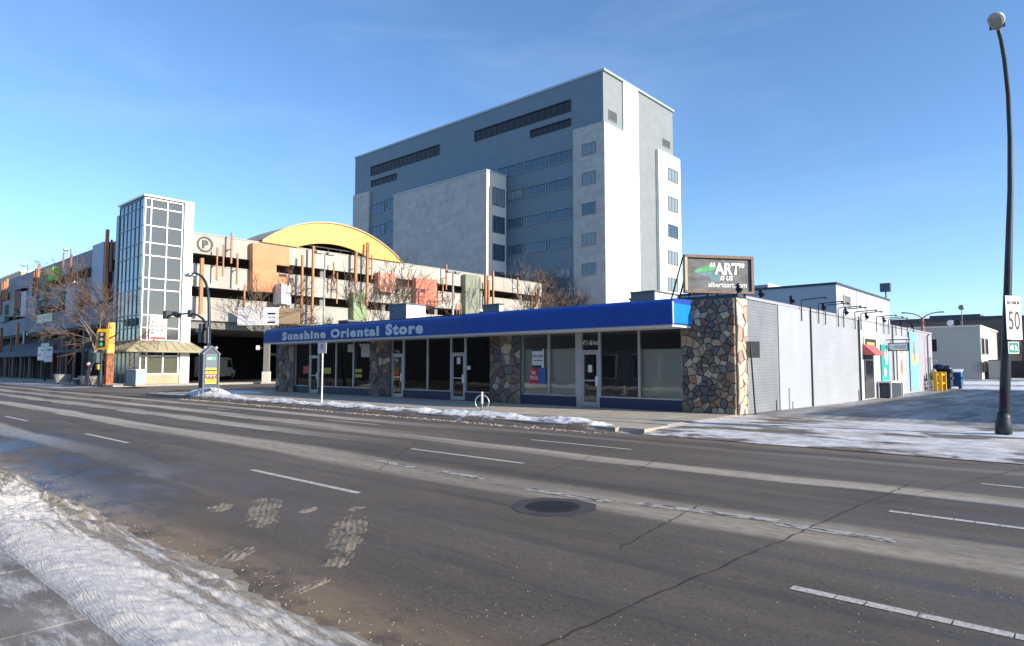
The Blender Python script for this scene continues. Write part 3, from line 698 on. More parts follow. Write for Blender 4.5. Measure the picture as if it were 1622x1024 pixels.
# paper and boards behind the glass
def behind(px0, px1, z0, z1, m, nm='window_board', Y=20.16):
    return MB().box(FX(px0, Y), FX(px1, Y), Y, Y+.03, z0, z1).build(nm, m, store)
behind(829.5, 868, .52, 2.30, beige_paper); behind(872, 913, .52, 2.30, beige_paper); behind(1016, 1080, .54, 2.22, beige_paper)
behind(759, 776, .56, 1.40, mat('grey_board', (.22,.26,.27), .8)); behind(623, 638, .3, 1.25, beige_paper)
behind(952, 1012, .52, 2.2, mat('dark_board', (.035,.04,.05), .7), Y=20.5)
# shop contents seen dimly through the glass of the left and middle shops
rs2 = random.Random(3)
cols = [mat('goods_%s' % 'abcdef'[i], c, .7) for i, c in enumerate([(.45,.10,.08),(.10,.25,.32),(.5,.42,.10),(.5,.5,.48),(.12,.14,.3),(.25,.4,.35)])]
for (pa, pb, n_) in ((472, 586, 34), (642, 775, 20)):
    for i in range(n_):
        x = rs2.uniform(FX(pa), FX(pb)); y = rs2.uniform(20.9, 23.5); ww = rs2.uniform(.25,.8); h = rs2.uniform(.6,1.5)
        MB().box(x, x+ww, y, y+.4, .12, h).build('display_rack', rs2.choice(cols), store)
# ---- awning: two lengths of vinyl on a box frame with a rounded shoulder
AYF = 18.5
def awn_prof(yf, zb, zt, r, back=19.90):
    p = [(back, zb), (yf, zb)]
    for k in range(7): a = PI/2*k/6; p.append((yf+r-r*math.cos(a), zt-r+r*math.sin(a)))
    p.append((back, zt+.05)); return p
def awning(xa, xb, mt, zb, zt, r):
    g = MB(); pf = awn_prof(AYF, zb, zt, r); b = 0; xs = frange(xa, xb, .55); k = len(pf)
    for i, x in enumerate(xs):
        sag = .012*(i % 2) 
        for (y, z) in pf: g.v.append((x, y, z-(sag if z > zb+.4 else 0)))
    for i in range(len(xs)-1):
        for j in range(k): q = (j+1) % k; g.f.append((i*k+j, i*k+q, (i+1)*k+q, (i+1)*k+j))
    g.f.append(tuple(range(k))); g.f.append(tuple((len(xs)-1)*k+j for j in range(k))[::-1])
    return g.build('awning', mt, store)
XS = FX(733, AYF, 510); XE = -9.76; XA0 = FX(418, AYF, 535)
vin = mat('awning_vinyl', (.002,.055,.33), .55, var=.10, scale=1.1, bump=.25, bscale=4)
vin2 = mat('faded_awning_vinyl', (.006,.058,.28), .55, var=.18, scale=1.0, bump=.35, bscale=5)
aw1 = awning(XA0, XS, vin2, 2.94, 3.72, .30); aw2 = awning(XS+.01, XE, vin, 2.94, 3.76, .24)
aw2['label'] = 'plain royal blue right length of the awning'; aw1['label'] = 'faded blue left length carrying the store lettering'
MB().box(XA0+.03, XE-.03, AYF+.04, 19.88, 2.87, 2.935).build('soffit', white_paint, store)
MB().box(XA0+.03, XE-.03, AYF+.01, AYF+.06, 2.90, 2.938).build('awning_trim', alu, store)
MB().box(XE+.002, XE+.02, AYF+.05, 19.84, 2.98, 3.60).build('awning_end', mat('sunlit_end_vinyl', (.008,.22,.62), .4, var=.06), aw2)  # brighter blue copy of the vinyl, sunlight on the end coloured in
MB().box(XE-.005, XE+.024, AYF+.0, AYF+.05, 2.96, 3.66).build('end_trim', bright_white, aw2)
let_m = mat('awning_letter', (.58,.66,.72), .5, var=.12, scale=5); let_o = mat('letter_outline', (.40,.50,.60), .5)
for (s_, a, b, yb, yt) in (('Sunshine', 447.5, 516.5, 544.0, 528.5), ('Oriental', 524, 600.5, 540.5, 522.5), ('Store', 611, 670.5, 536.0, 518.0)):
    xa = FX(a, AYF, 535); xb = FX(b, AYF, 530); z0 = 3.03; hh = .44 if s_ != 'Store' else .50
    text(s_, 'lettering', let_o, aw1, (xa-.012, AYF, z0-.012), X1, Z1, xb-xa+.024, hh+.024, off=.065, depth=.012, lab='%s in pale grey-blue letters' % s_, space=1.22)
    text(s_, 'lettering', let_m, aw1, (xa, AYF, z0), X1, Z1, xb-xa, hh, off=.045, depth=.018, lab='%s in pale grey-blue letters' % s_, space=1.22)
# ---- house number and posters
text('4711-48 Ave.', 'lettering', bright_white, store, (FX(923.5), 19.99, 2.40), X1, Z1, FX(948.5)-FX(923.5), .19, off=.008, depth=.004, lab='white street number 4711-48 Ave.')
def poster(name, px0, px1, y0, y1, m, label, Y=19.985, cat='poster'):
    xa, xb = FX(px0, Y), FX(px1, Y); z1 = onY((px0+px1)/2, y0, Y)[1]; z0 = onY((px0+px1)/2, y1, Y)[1]
    t = thing(name, (xa, Y, z0), label, cat); MB().box(xa, xb, Y, Y+.006, z0, z1).build('sheet', m, t); return t, xa, xb, z0, z1
t, xa, xb, z0, z1 = poster('lease_poster', 843, 861.5, 553, 583, paper, 'white FOR LEASE poster with navy bars taped inside the window left of the numbered door')
W_, H_ = xb-xa, z1-z0
MB().box(xa, xb-.1*W_, 19.978, 19.984, z1-.12*H_, z1).build('print', navy, t); MB().box(xa, xb-.2*W_, 19.978, 19.984, z0, z0+.14*H_).build('print', navy, t)
text('FOR LEASE', 'lettering', black_ink, t, (xa+.06*W_, 19.984, z0+.55*H_), X1, Z1, .88*W_, .15*H_, off=.02, depth=.003)
MB().box(xa+.15*W_, xb-.15*W_, 19.980, 19.984, z0+.36*H_, z0+.42*H_).build('print', grey_ink, t)
t, xa, xb, z0, z1 = poster('space_poster', 839, 852.5, 585, 608, red_flat, 'red poster reading THIS SPACE low in the window left of the numbered door')
text('THIS', 'lettering', bright_white, t, (xa+.08*(xb-xa), 19.984, z0+.62*(z1-z0)), X1, Z1, .6*(xb-xa), .26*(z1-z0), off=.02, depth=.003)
text('SPACE', 'lettering', bright_white, t, (xa+.05*(xb-xa), 19.984, z0+.28*(z1-z0)), X1, Z1, .9*(xb-xa), .26*(z1-z0), off=.02, depth=.003)
t, xa, xb, z0, z1 = poster('blue_poster', 853, 864, 584, 608, blue_flat, 'plain blue poster beside the red THIS SPACE poster')
MB().box(xa+.2*(xb-xa), xa+.7*(xb-xa), 19.98, 19.984, z0+.6*(z1-z0), z0+.64*(z1-z0)).build('print', navy, t)
poster('door_notice', 931.5, 937.8, 578.5, 590, paper, 'small white notice on the glass of the numbered door', Y=19.962, cat='notice')
poster('door_notice', 723.5, 729, 566.5, 577, paper, 'white notice on the glass of the second door from the middle stone pier', Y=19.962, cat='notice')
for k_, (a, b, c_, d_, m_, lb) in enumerate([(512, 524, 583, 592, cols[2], 'yellow sale sign low in the window just right of the no parking post'), (562, 573, 585, 590, cols[2], 'upper yellow strip sign in the last window of the left shop'), (562, 573, 593, 598, cols[2], 'lower yellow strip sign in the last window of the left shop'), (571.5, 586, 545, 566, cols[3], 'pale sheet high in the last window of the left shop'), (550, 559, 546, 558, cols[3], 'small pale sheet high in the middle window of the left shop'), (480, 490, 580, 592, cols[0], 'red and blue leaflet in the window left of the left shop door')]):
    poster('window_notice', a, b, c_, d_, m_, lb, cat='notice')
poster('hours_sticker', 739.5, 745, 580, 586, paper, 'little white sticker on the pane right of the middle shop door', cat='sticker')
# ---- side wall door, hood, signs and pictures
ya, yb = WY(1368, 590), WY(1382.5, 590)
dd = MB().box(WX+.03, WX+.06, ya, yb, .06, 2.15).build('side_door', mat('side_door_paint', (.07,.07,.085), .5), store)
MB().box(WX+.061, WX+.075, ya+.2, yb-.2, 1.0, 1.9).build('pane', glass_plain, dd); MB().box(WX+.061, WX+.10, ya+.08, ya+.14, .95, 1.15).build('handle', steel_grey, dd)
hood = MB(); b = 0
hood.v = [(WX+.03,ya-.15,2.16),(WX+.03,yb+.12,2.16),(WX+.6,yb+.12,2.16),(WX+.6,ya-.15,2.16),(WX+.03,ya-.15,2.72),(WX+.03,yb+.12,2.72)]
hood.f = [(0,3,2,1),(3,0,4),(1,2,5),(2,3,4,5),(0,1,5,4)]
hood.build('door_hood', mat('red_canvas', (.62,.13,.12), .7, var=.1), store)
def wallpic(name, px0, px1, y0, y1, m, label, cat, pr=.04):
    a, b = WY(px0, (y0+y1)/2), WY(px1, (y0+y1)/2); zt = onX((px0+px1)/2, y0, WX)[1]; zb = onX((px0+px1)/2, y1, WX)[1]
    t = thing(name, (WX, a, zb), label, cat); MB().box(WX+.031, WX+.031+pr, a, b, zb, zt).build('board', m, t); return t, a, b, zb, zt
t, a, b, zb, zt = wallpic('wall_sign', 1366, 1386.5, 534.5, 554.5, mat('cream_board', (.6,.58,.48), .6), 'cream framed sign with black and gold print above the red door hood', 'sign')
MB().box(WX+.072, WX+.078, a+.2, b-.2, zb+.1, zt-.1).build('print', black_ink, t); MB().box(WX+.079, WX+.083, a+.5, b-.5, zb+.24, zb+.38).build('print', mat('gold', (.55,.42,.15), .5), t)
t = thing('hanging_sign', (WX, WY(1391), 2.4), 'white hanging sign with red corner and bracket, beside the red door hood', 'sign')
y_ = WY(1402, 540); g = MB(); g.tube([(WX+.05,y_,3.02),(WX+1.15,y_,3.02)], .025, 5); g.tube([(WX+.25,y_,3.02),(WX+.25,y_,2.86)], .015, 4); g.tube([(WX+1.0,y_,3.02),(WX+1.0,y_,2.86)], .015, 4); g.build('bracket', black_metal, t)
MB().box(WX+.12, WX+1.08, y_-.02, y_+.02, 2.42, 2.86).build('frame', black_metal, t); MB().box(WX+.16, WX+1.04, y_-.03, y_-.021, 2.46, 2.82).build('face', bright_white, t)
MB().box(WX+.17, WX+.30, y_-.036, y_-.031, 2.47, 2.52).build('print', red_flat, t); MB().box(WX+.4, WX+.96, y_-.036, y_-.031, 2.66, 2.69).build('print', grey_ink, t); MB().box(WX+.4, WX+.9, y_-.036, y_-.031, 2.57, 2.60).build('print', grey_ink, t)
teal = mat('teal_print', (.02,.36,.33), .6); sandc = mat('sand_print', (.72,.58,.40), .6, var=.2)
def blob(t, a, b, z0, z1, m, seed, nm='print', pr=.076):
    r_ = random.Random(seed); cy, cz = (a+b)/2, (z0+z1)/2; pl = []
    for k in range(14): q = 2*PI*k/14; s = r_.uniform(.72,1.0); pl.append((math.cos(q)*(b-a)/2*s, math.sin(q)*(z1-z0)/2*s))
    MB().prism(pl, (WX+pr, cy, cz), Y1, Z1, X1, 0, .004).build(nm, m, t)
t, a, b, zb, zt = wallpic('wall_banner', 1394, 1406, 547, 604, teal, 'tall teal banner with white curved shapes, next to the red door hood', 'banner')
blob(t, a+.35*(b-a), b-.08*(b-a), zb+.42*(zt-zb), zt-.05*(zt-zb), bright_white, 1); blob(t, a+.25*(b-a), a+.6*(b-a), zb+.07*(zt-zb), zb+.4*(zt-zb), bright_white, 2)
t, a, b, zb, zt = wallpic('wall_banner', 1420, 1432, 545, 603, mat('pale_print', (.66,.62,.56), .6), 'tall pale banner with orange and grey figures, middle of the three wall pictures', 'banner')
blob(t, a+.15*(b-a), b-.1*(b-a), zt-.28*(zt-zb), zt-.03*(zt-zb), mat('orange_print', (.68,.33,.16), .6), 3); blob(t, a+.3*(b-a), b-.3*(b-a), zb+.08*(zt-zb), zb+.66*(zt-zb), mat('brown_print', (.36,.24,.2), .6, var=.3), 4)
t, a, b, zb, zt = wallpic('wall_banner', 1440, 1453, 527, 619, mat('cyan_print', (.22,.58,.75), .6, var=.15), 'tallest banner, sky blue with sandy tower shape, at the far wall end', 'banner')
blob(t, a+.1*(b-a), b-.1*(b-a), zb+.42*(zt-zb), zb+.66*(zt-zb), mat('yellow_print', (.72,.55,.2), .6), 5); blob(t, a+.36*(b-a), b-.36*(b-a), zb+.46*(zt-zb), zb+.9*(zt-zb), mat('brown_print', (.3,.2,.15), .6), 6, pr=.082)
t = thing('waste_box', (WX+.4, WY(1396,620), 0), 'dark box bin in a white frame under the teal banner', 'bin')
a, b = WY(1388,620), WY(1408,620)
MB().box(WX+.14, WX+.62, a+.15, b-.15, .06, .72).build('body', mat('bin_dark', (.05,.06,.08), .5), t)
g = MB(); g.box(WX+.08, WX+.68, a, b, .78, .86); g.box(WX+.08,WX+.14,a,a+.08,0,.78); g.box(WX+.62,WX+.68,a,a+.08,0,.78); g.box(WX+.08,WX+.14,b-.08,b,0,.78); g.box(WX+.62,WX+.68,b-.08,b,0,.78); g.build('frame', white_paint, t)
# ladder, meters and pipes on the grey end wall
t = thing('gas_meter', (WX+.2, 50.8, 0), 'grey gas meter and pipework against the end of the side wall', 'meter')
g = MB(); g.tube([(WX+.18,50.4,0),(WX+.18,50.4,3.6),(WX+.3,50.4,3.7)], .05, 6); g.tube([(WX+.2,50.9,0),(WX+.2,50.9,2.2),(WX+.5,51.6,1.9)], .035, 5); g.build('pipe', steel_grey, t)
g = MB(); g.sphere((WX+.32,50.8,1.0), .2,.26,.3, 10, 6); g.sphere((WX+.3,51.5,1.25), .16,.2,.2, 8, 5); g.build('meter_body', mat('meter_grey', (.3,.32,.33), .5, .3), t)
g = MB()
for z in (.25,.55,.85): g.tube([(WX+.3,49.6,z),(WX+.3,51.9,z)], .025, 5)
for y in (49.6,50.7,51.9): g.tube([(WX+.3,y,0),(WX+.3,y,.9)], .03, 5)
g.build('guard_rail', steel_grey, t)
def dumpster(cx, cy, mt, label, lidm, w_=1.7, d_=1.2, h_=1.25):
    t = thing('dumpster', (cx, cy, 0), label, 'dumpster'); g = MB(); b = 0
    g.v = [(cx-w_/2,cy-d_/2+.15,.15),(cx+w_/2,cy-d_/2+.15,.15),(cx+w_/2,cy+d_/2,.15),(cx-w_/2,cy+d_/2,.15),(cx-w_/2,cy-d_/2,h_-.2),(cx+w_/2,cy-d_/2,h_-.2),(cx+w_/2,cy+d_/2,h_),(cx-w_/2,cy+d_/2,h_)]
    g.f = [(0,3,2,1),(4,5,6,7),(0,1,5,4),(1,2,6,5),(2,3,7,6),(3,0,4,7)]; g.build('body', mt, t)
    for s in (-1,1): MB().box(cx+s*(w_/2+.05)-.04, cx+s*(w_/2+.05)+.04, cy-d_/2+.2, cy+d_/2-.2, .7, .85).build('fork_pocket', mt, t)
    g = MB(); g.obox((cx,cy,h_-.1), X1, (0,.985,.17), (0,-.17,.985), -w_/2-.04, w_/2+.04, -d_/2-.03, d_/2+.03, .0, .06); g.build('lid', lidm, t)
    for sx in (-1,1):
        for sy in (-1,1): MB().box(cx+sx*w_*.4-.05, cx+sx*w_*.4+.05, cy+sy*d_*.35-.05, cy+sy*d_*.35+.05, 0, .15).build('caster', black_metal, t)
bluem = mat('dumpster_blue', (.03,.10,.24), .5, var=.2); darkb = mat('dumpster_navy', (.02,.035,.08), .5, var=.2)
dumpster(-8.35, 54.6, darkb, 'navy dumpster with rounded bags behind the yellow guard', mat('lid_black', (.015,.015,.02), .5)); dumpster(-7.75, 56.6, bluem, 'blue dumpster with a pale lid right of the yellow guard', white_paint, 1.2, 1.1, 1.35)
t = thing('bin_bags', (-8.2, 54.5, 1.3), 'heap of dark refuse bags on the navy dumpster', 'bags'); g = MB(); g.sphere((-8.2,54.5,1.45), .5,.45,.32); g.sphere((-7.75,54.5,1.42), .35,.35,.26); g.build('bag', mat('bag_black', (.02,.025,.05), .3), t, True)
t = thing('yellow_guard', (-7.6, 53, 0), 'yellow steel guard frame in front of the navy dumpster', 'guard')
ypos = [gnd(1482,620), gnd(1490,620), gnd(1496.5,619.5)]
for (x, y) in ypos: MB().box(x-.11, x+.11, y-.1, y+.1, 0, 1.25).build('post', yellow_paint, t)
g = MB()
for i in range(2):
    (xa,ya_),(xb,yb_) = ypos[i], ypos[i+1]
    for z in (.5,1.05): g.tube([(xa,ya_,z),(xb,yb_,z)], .08, 6)
g.build('rail', yellow_paint, t)
# ---- rooftop equipment (stands on the store roof)
def roof_box(name, px0, px1, px2, ytop, Y, zb, label, mf, ms, cat='rooftop unit'):
    xa, zt = onY(px0, ytop, Y); xb, _ = onY(px1, ytop, Y); y2 = onX(px2, ytop, xb)[0]
    t = thing(name, ((xa+xb)/2, Y, zb), label, cat); MB().box(xa, xb, Y, y2, zb, zt-.06).build('casing', mf, t)
    MB().box(xb+.002, xb+.03, Y+.03, y2-.03, zb+.03, zt-.1).build('lit_side_panel', ms, t); MB().box(xa-.04, xb+.05, Y-.04, y2+.04, zt-.058, zt).build('cap', mf, t); return t, xa, xb, y2, zt  # sunward side coloured bright against the dark casing, light painted in
t, xa, xb, y2, zt = roof_box('rooftop_unit', 617, 643, 674, 483, 27, 3.80, 'largest rooftop air unit, slate blue with a side painted bright for the sun, above the word Store', mat('unit_slate', (.09,.13,.19), .5), white_paint)
for i in range(5): MB().box(xa+.15+i*.28, xa+.33+i*.28, 26.985, 26.998, 4.15+.1*(i%2), 4.42+.1*(i%2)).build('vent', steel_grey, t)
roof_box('rooftop_unit', 765, 790, 797, 483, 26, 3.80, 'small dark rooftop unit above the middle of the blue awning', mat('unit_dark', (.12,.14,.16), .5), white_paint)
t, xa, xb, y2, zt = roof_box('rooftop_unit', 999, 1036, 1072, 463, 25, 3.80, 'dark fronted rooftop unit with its sunlit side painted white near the ART sign', mat('unit_grey', (.17,.18,.20), .5), bright_white)
MB().box(xb+.031, xb+.04, 26, 27, 4.0, 4.25).build('vent', steel_grey, t)
t = thing('roof_hatch', (-31, 26, 3.8), 'low dark hatch box on the store roof above the word Oriental', 'hatch'); xa, z_ = onY(536, 509, 26); xb, _ = onY(551, 508, 26); MB().box(xa, xb, 26, 27, 3.8, z_-.04).build('box', black_metal, t); MB().box(xa-.04, xb+.04, 25.96, 27.04, z_-.04, z_+.04).build('lid', steel_grey, t)
# ---- ART billboard on the roof corner
bl = thing('billboard', (-9.3, 21.6, 3.8), 'wood framed rooftop billboard reading ART IS US albertaart.com', 'billboard')
o = Vector((-10.47, 20.75, 4.16)); r = Vector((.6,.8,0)); u = Vector(Z1); n_ = r.cross(u); BW, BH = 2.62, 1.33
face = mat('billboard_print', (.10,.108,.115), .6, var=.75, scale=2.2, stretch=(1,1,2.5)); wood = mat('brown_timber', (.22,.15,.11), .75, var=.3, scale=5); wood_lit = mat('sunlit_timber', (.62,.44,.24), .7, var=.15)
MB().obox(o,r,u,n_, .08,BW-.08,.08,BH-.08,-.03,.0).build('face', face, bl)
g = MB(); g.obox(o,r,u,n_, 0,BW,BH-.10,BH,-.08,.08); g.obox(o,r,u,n_, 0,BW,0,.08,-.08,.08); g.obox(o,r,u,n_, BW-.10,BW,.08,BH-.10,-.08,.08); g.build('frame', wood, bl)
MB().obox(o,r,u,n_, 0,.09,.08,BH-.10,-.08,.08).build('frame', wood_lit, bl)  # same timber coloured brighter for the sun on the left member
q = lambda a, b: tuple(o+r*a+u*b+n_*.004)
def fx(px_): return (px_-1084)/(1192.5-1084)*BW
def fz(yy, px_): 
    top = 402.5+(px_-1084)*.037; bot = 464-(px_-1084)*.013; return (bot-yy)/(bot-top)*BH
text('“ART”', 'lettering', bright_white, bl, q(fx(1124), fz(434,1150)), r, u, fx(1179)-fx(1124), fz(415,1150)-fz(434,1150), off=.035, depth=.006)
text('IS US', 'lettering', bright_white, bl, q(fx(1140), fz(443,1150)), r, u, fx(1160.5)-fx(1140), fz(435.5,1150)-fz(443,1150), off=.03, shear=.25, depth=.006)
text('albertaart.com', 'lettering', bright_white, bl, q(fx(1121), fz(453.5,1150)), r, u, fx(1182)-fx(1121), fz(445.5,1150)-fz(453.5,1150), off=.012, depth=.006)
gp = [(1099,430),(1104,425),(1112,424),(1118,420),(1128,419),(1133,423),(1133,427),(1122,429),(1110,431),(1102,432)]
gm = mat('green_brush_print', (.06,.36,.13), .6, var=.5, scale=9)
MB().prism([(fx(a), fz(b, a)) for a, b in gp][::-1], o, r, u, n_, .001, .005).build('print', gm, bl)
gp2 = [(1106,433),(1118,430),(1134,429),(1142,436),(1140,446),(1130,444),(1118,438)]
MB().prism([(fx(a), fz(b, a)) for a, b in gp2][::-1], o, r, u, n_, .0005, .003).build('print', mat('blue_brush_print', (.09,.20,.24), .6, var=.5, scale=6), bl)
g = MB()
for a in (.25, 1.3, 2.35): p_ = o+r*a-n_*.12; g.tube([tuple(p_+u*(-.28)), tuple(p_+u*1.25)], .045, 5); g.tube([tuple(p_+u*1.1), tuple(p_-n_*.9-u*.28)], .035, 5)
g.tube([tuple(o+u*1.25-n_*.08), tuple(o-r*.25-n_*.55-u*.25)], .03, 5); g.build('brace', black_metal, bl)
# ================================================================ WHITE BLOCK BEHIND THE STORE
wb = thing('white_block_building', (-14, 43, 0), 'plain white two storey block rising behind the store side wall', 'building')
bx = -10.0; yA = onX(1324, 449.5, bx)[0]; yB = onX(1408.5, 478, bx)[0]; zt = 5.92
shade_w = mat('block_wall', (.46,.50,.55), .7, var=.05, scale=.6); 
MB().box(-22.5, bx, yA, yB, 3.0, zt).build('wall', shade_w, wb); g = MB(); g.box(-22.56, bx+.05, yA-.05, yB+.05, zt+.001, zt+.12); g.build('parapet_cap', fascia_m, wb)
ya, yb = onX(1335.5, 480, bx)[0], onX(1346.5, 480, bx)[0]; z1 = onX(1340, 468, bx)[1]; z0 = onX(1340, 486.5, bx)[1]
f = MB(); f.box(bx, bx+.05, ya, yb, z0, z0+.08).box(bx, bx+.05, ya, yb, z1-.08, z1).box(bx, bx+.05, ya, ya+.12, z0+.08, z1-.08).box(bx, bx+.05, yb-.12, yb, z0+.08, z1-.08); f = f.build('window', end_grey, wb); MB().box(bx+.01, bx+.03, ya+.12, yb-.12, z0+.08, z1-.08).build('pane', mat('louvre_grey', (.16,.17,.17), .6), f)
for px_ in (1357, 1372): y = onX(px_, 480, bx)[0]; MB().box(bx+.001, bx+.02, y-.04, y+.04, 3.8, zt-.01).build('panel_joint', mat('joint', (.45,.46,.48), .7), wb)
xa, z_ = onY(1190, 453, 46); xb, _ = onY(1216, 452, 46); MB().box(xa, xb, 46, 50, zt+.13, z_).build('stair_hood', end_grey, wb); MB().box(xb+.001, xb+.02, 46.1, 52, zt+.13, z_+.1).build('hood_side', bright_white, wb)
t = thing('roof_speaker', (bx-.1, yB-.3, zt), 'square grey box on a short mast at the far end of the white block roof', 'mast box'); xq, zq = bx-.1, zt+.12
MB().tube([(xq, yB-.4, zt+.12), (xq, yB-.4, zt+.62)], .05, 6).build('mast', steel_grey, t); MB().box(xq-.3, xq+.3, yB-.6, yB-.2, zt+.60, zt+1.15).build('box', mat('box_slate', (.10,.14,.19), .5), t)
# ================================================================ BUILDINGS BEYOND THE ALLEY
be = thing('beige_building', (-12, 100, 0), 'two storey beige building with a pale lit end wall beyond the alley', 'building')
BY = 97.0; bxr, bzt = onY(1551.6, 517.5, BY); beige = mat('beige_stucco', (.50,.47,.40), .85, var=.06, scale=.4); beige_l = mat('cream_stucco', (.72,.68,.58), .85, var=.05)
yE = onX(1569, 560, bxr)[0]
MB().box(bxr-24, bxr-.06, BY, yE+10, 0, bzt).build('wall', beige, be); MB().box(bxr-.059, bxr+.05, BY+.01, yE, 0, bzt-.01).build('end_wall', beige_l, be); MB().box(bxr-24.1, bxr+.1, BY-.1, yE+10, bzt+.001, bzt+.2).build('parapet', beige_l, be)  # end wall given a paler stucco for the sunlight on it
def winY(parent, px0, px1, y0, y1, Y, m=None, fm=None, mull=0, pr=.06, nm='window', sill=False):
    """framed window on a wall facing the street (plane Y)"""
    m = m or glass_plain; fm = fm or steel_grey
    xa = onY(px0, (y0+y1)/2, Y)[0]; xb = onY(px1, (y0+y1)/2, Y)[0]; cx = (px0+px1)/2; z1 = onY(cx, y0, Y)[1]; z0 = onY(cx, y1, Y)[1]; fr = min(.10, (xb-xa)*.08)
    g = MB(); g.box(xa, xa+fr, Y-pr, Y+.02, z0, z1).box(xb-fr, xb, Y-pr, Y+.02, z0, z1).box(xa+fr, xb-fr, Y-pr, Y+.02, z0, z0+fr).box(xa+fr, xb-fr, Y-pr, Y+.02, z1-fr, z1)
    for k in range(mull): q = xa+(xb-xa)*(k+1)/(mull+1); g.box(q-fr*.4, q+fr*.4, Y-pr*.8, Y+.02, z0+fr, z1-fr)
    f = g.build(nm, fm, parent); MB().box(xa+fr, xb-fr, Y-pr*.4, Y+.01, z0+fr, z1-fr).build('pane', m, f); return f
def winX(parent, px0, px1, y0, y1, X, m=None, fm=None, mull=0, pr=.06, nm='window', hbar=False):
    m = m or glass_plain; fm = fm or steel_grey
    ya = onX(px0, (y0+y1)/2, X)[0]; yb = onX(px1, (y0+y1)/2, X)[0]; cx = (px0+px1)/2; z1 = onX(cx, y0, X)[1]; z0 = onX(cx, y1, X)[1]; fr = min(.12, (yb-ya)*.08)
    g = MB(); g.box(X-.02, X+pr, ya, ya+fr, z0, z1).box(X-.02, X+pr, yb-fr, yb, z0, z1).box(X-.02, X+pr, ya+fr, yb-fr, z0, z0+fr).box(X-.02, X+pr, ya+fr, yb-fr, z1-fr, z1)
    for k in range(mull): q = ya+(yb-ya)*(k+1)/(mull+1); g.box(X-.02, X+pr*.8, q-fr*.4, q+fr*.4, z0+fr, z1-fr)
    f = g.build(nm, fm, parent); MB().box(X-.01, X+pr*.4, ya+fr, yb-fr, z0+fr, z1-fr).build('pane', m, f); return f
winY(be, 1475.5, 1485, 537, 558, BY, fm=beige_l)
for (a, b, c, d) in ((1554.5,1558.5,536,562),(1560.5,1564.5,537,562),(1554,1558.5,573,591),(1560.5,1564.5,574,591)): winX(be, a, b, c, d, bxr+.05, pr=.08)
MB().box(bxr-9.6, bxr-8.2, BY-.15, BY-.001, 2.3, 2.5).build('wall_light', black_metal, be)
for px_, lb in ((1506, 'round white roof fan in front of the brown hall, left of its twin'), (1517, 'dark round roof fan beside the white one on the beige building')):
    x, z_ = onY(px_, 513, BY+3); t = thing('roof_fan', (x, BY+3, bzt), lb, 'roof fan'); MB().box(x-.5, x+.5, BY+2.7, BY+3.3, bzt+.0, bzt+.3).build('base', steel_grey, t); MB().tube([(x,BY+2.6,bzt+.7),(x,BY+3.4,bzt+.7)], .38, 12).build('housing', white_paint if px_ < 1510 else black_metal, t)
x, _ = onY(1524, 512, BY+4); t = thing('roof_dish', (x, BY+4, bzt), 'tiny pale dish on a mast above the beige roof', 'dish'); g = MB(); g.tube([(x,BY+4,bzt),(x,BY+4,bzt+2.6)], .05, 5); g.sphere((x,BY+3.9,bzt+2.7), .35,.15,.35); g.build('mast', steel_grey, t)
an = thing('grey_annex', (-8.4, 101, 0), 'low grey annex at the right end of the beige building', 'annex')
ax0 = onY(1566, 590, 99.5)[0]; ax1, az = onY(1587, 572, 99.5); MB().box(max(ax0, bxr+.06), ax1, 99.5, 106, 0, az).build('wall', mat('annex_grey', (.42,.42,.40), .8, var=.08), an); MB().box(ax1+.001, ax1+.08, 99.6, 106, 0, az-.02).build('end_wall', beige_l, an)
MB().box(max(ax0, bxr+.06)+1.2, max(ax0, bxr+.06)+2.2, 99.44, 99.499, 0, 2.3).build('door', steel_grey, an); MB().box(max(ax0, bxr+.06), ax1+.12, 99.42, 106.1, az+.001, az+.15).build('roof_edge', steel_grey, an)
bh = thing('brown_hall', (-20, 160, 0), 'wide flat roofed brown hall on the skyline behind the beige building', 'building')
HY_ = 130; hx0 = onY(1405, 515, HY_)[0]; hx1, hz = onY(1600, 504.5, HY_); brown = mat('brown_cladding', (.17,.145,.135), .8, var=.08, scale=.3)
MB().box(hx0-20, hx1, HY_, HY_+60, 0, hz).build('wall', brown, bh); MB().box(hx0-20.2, hx1+.2, HY_-.2, HY_+60, hz+.001, hz+.5).build('parapet', fascia_m, bh)
hx2 = onY(1430, 500, HY_+.1)[0]; hx3 = onY(1545, 500, HY_+.1)[0]; MB().box(hx2+3, hx3, HY_+6, HY_+30, hz+.51, hz+1.3).build('roof_step', fascia_m, bh)
MB().box(hx1-26, hx1-10, HY_-.4, HY_-.01, 0.3, 2.6).build('shop_front', dark_int, bh)
pk = thing('pink_building', (-2, 120, 0), 'narrow pinkish building with tall windows behind the lamp post', 'building')
pY = 118; pa, pz = onY(1594, 508, pY); pb = onY(1617, 508, pY)[0]; pc = onY(1660, 508, pY)[0]
MB().box(pa, pb, pY, pY+12, 0, pz).build('wall', mat('pink_stucco', (.52,.38,.29), .85, var=.08), pk); MB().box(pb+.002, pc, pY-1, pY+12, 0, pz+.6).build('dark_wing', mat('plum_brick', (.11,.07,.10), .85), pk); MB().box(pa-.1, pb, pY-.1, pY+12, pz+.001, pz+.25).build('parapet', beige_l, pk)
for (a, b) in ((1603,1606.5),(1609,1612.5),(1614,1616.5)): winY(pk, a, b, 548, 562, pY)
MB().box(pa, pc, pY-5, pY-1.1, 0, 2.3).build('shop_canopy', dark_int, pk)
# far buildings so that the skyline carries on past both edges
far = thing('distant_building', (25, 160, 0), 'long low brown building continuing the skyline at the right edge', 'building'); MB().box(6, 70, 140, 170, 0, 7).build('wall', brown, far); MB().box(5.8, 70.2, 139.8, 170.2, 7.001, 7.4).build('roof', roof_m, far)
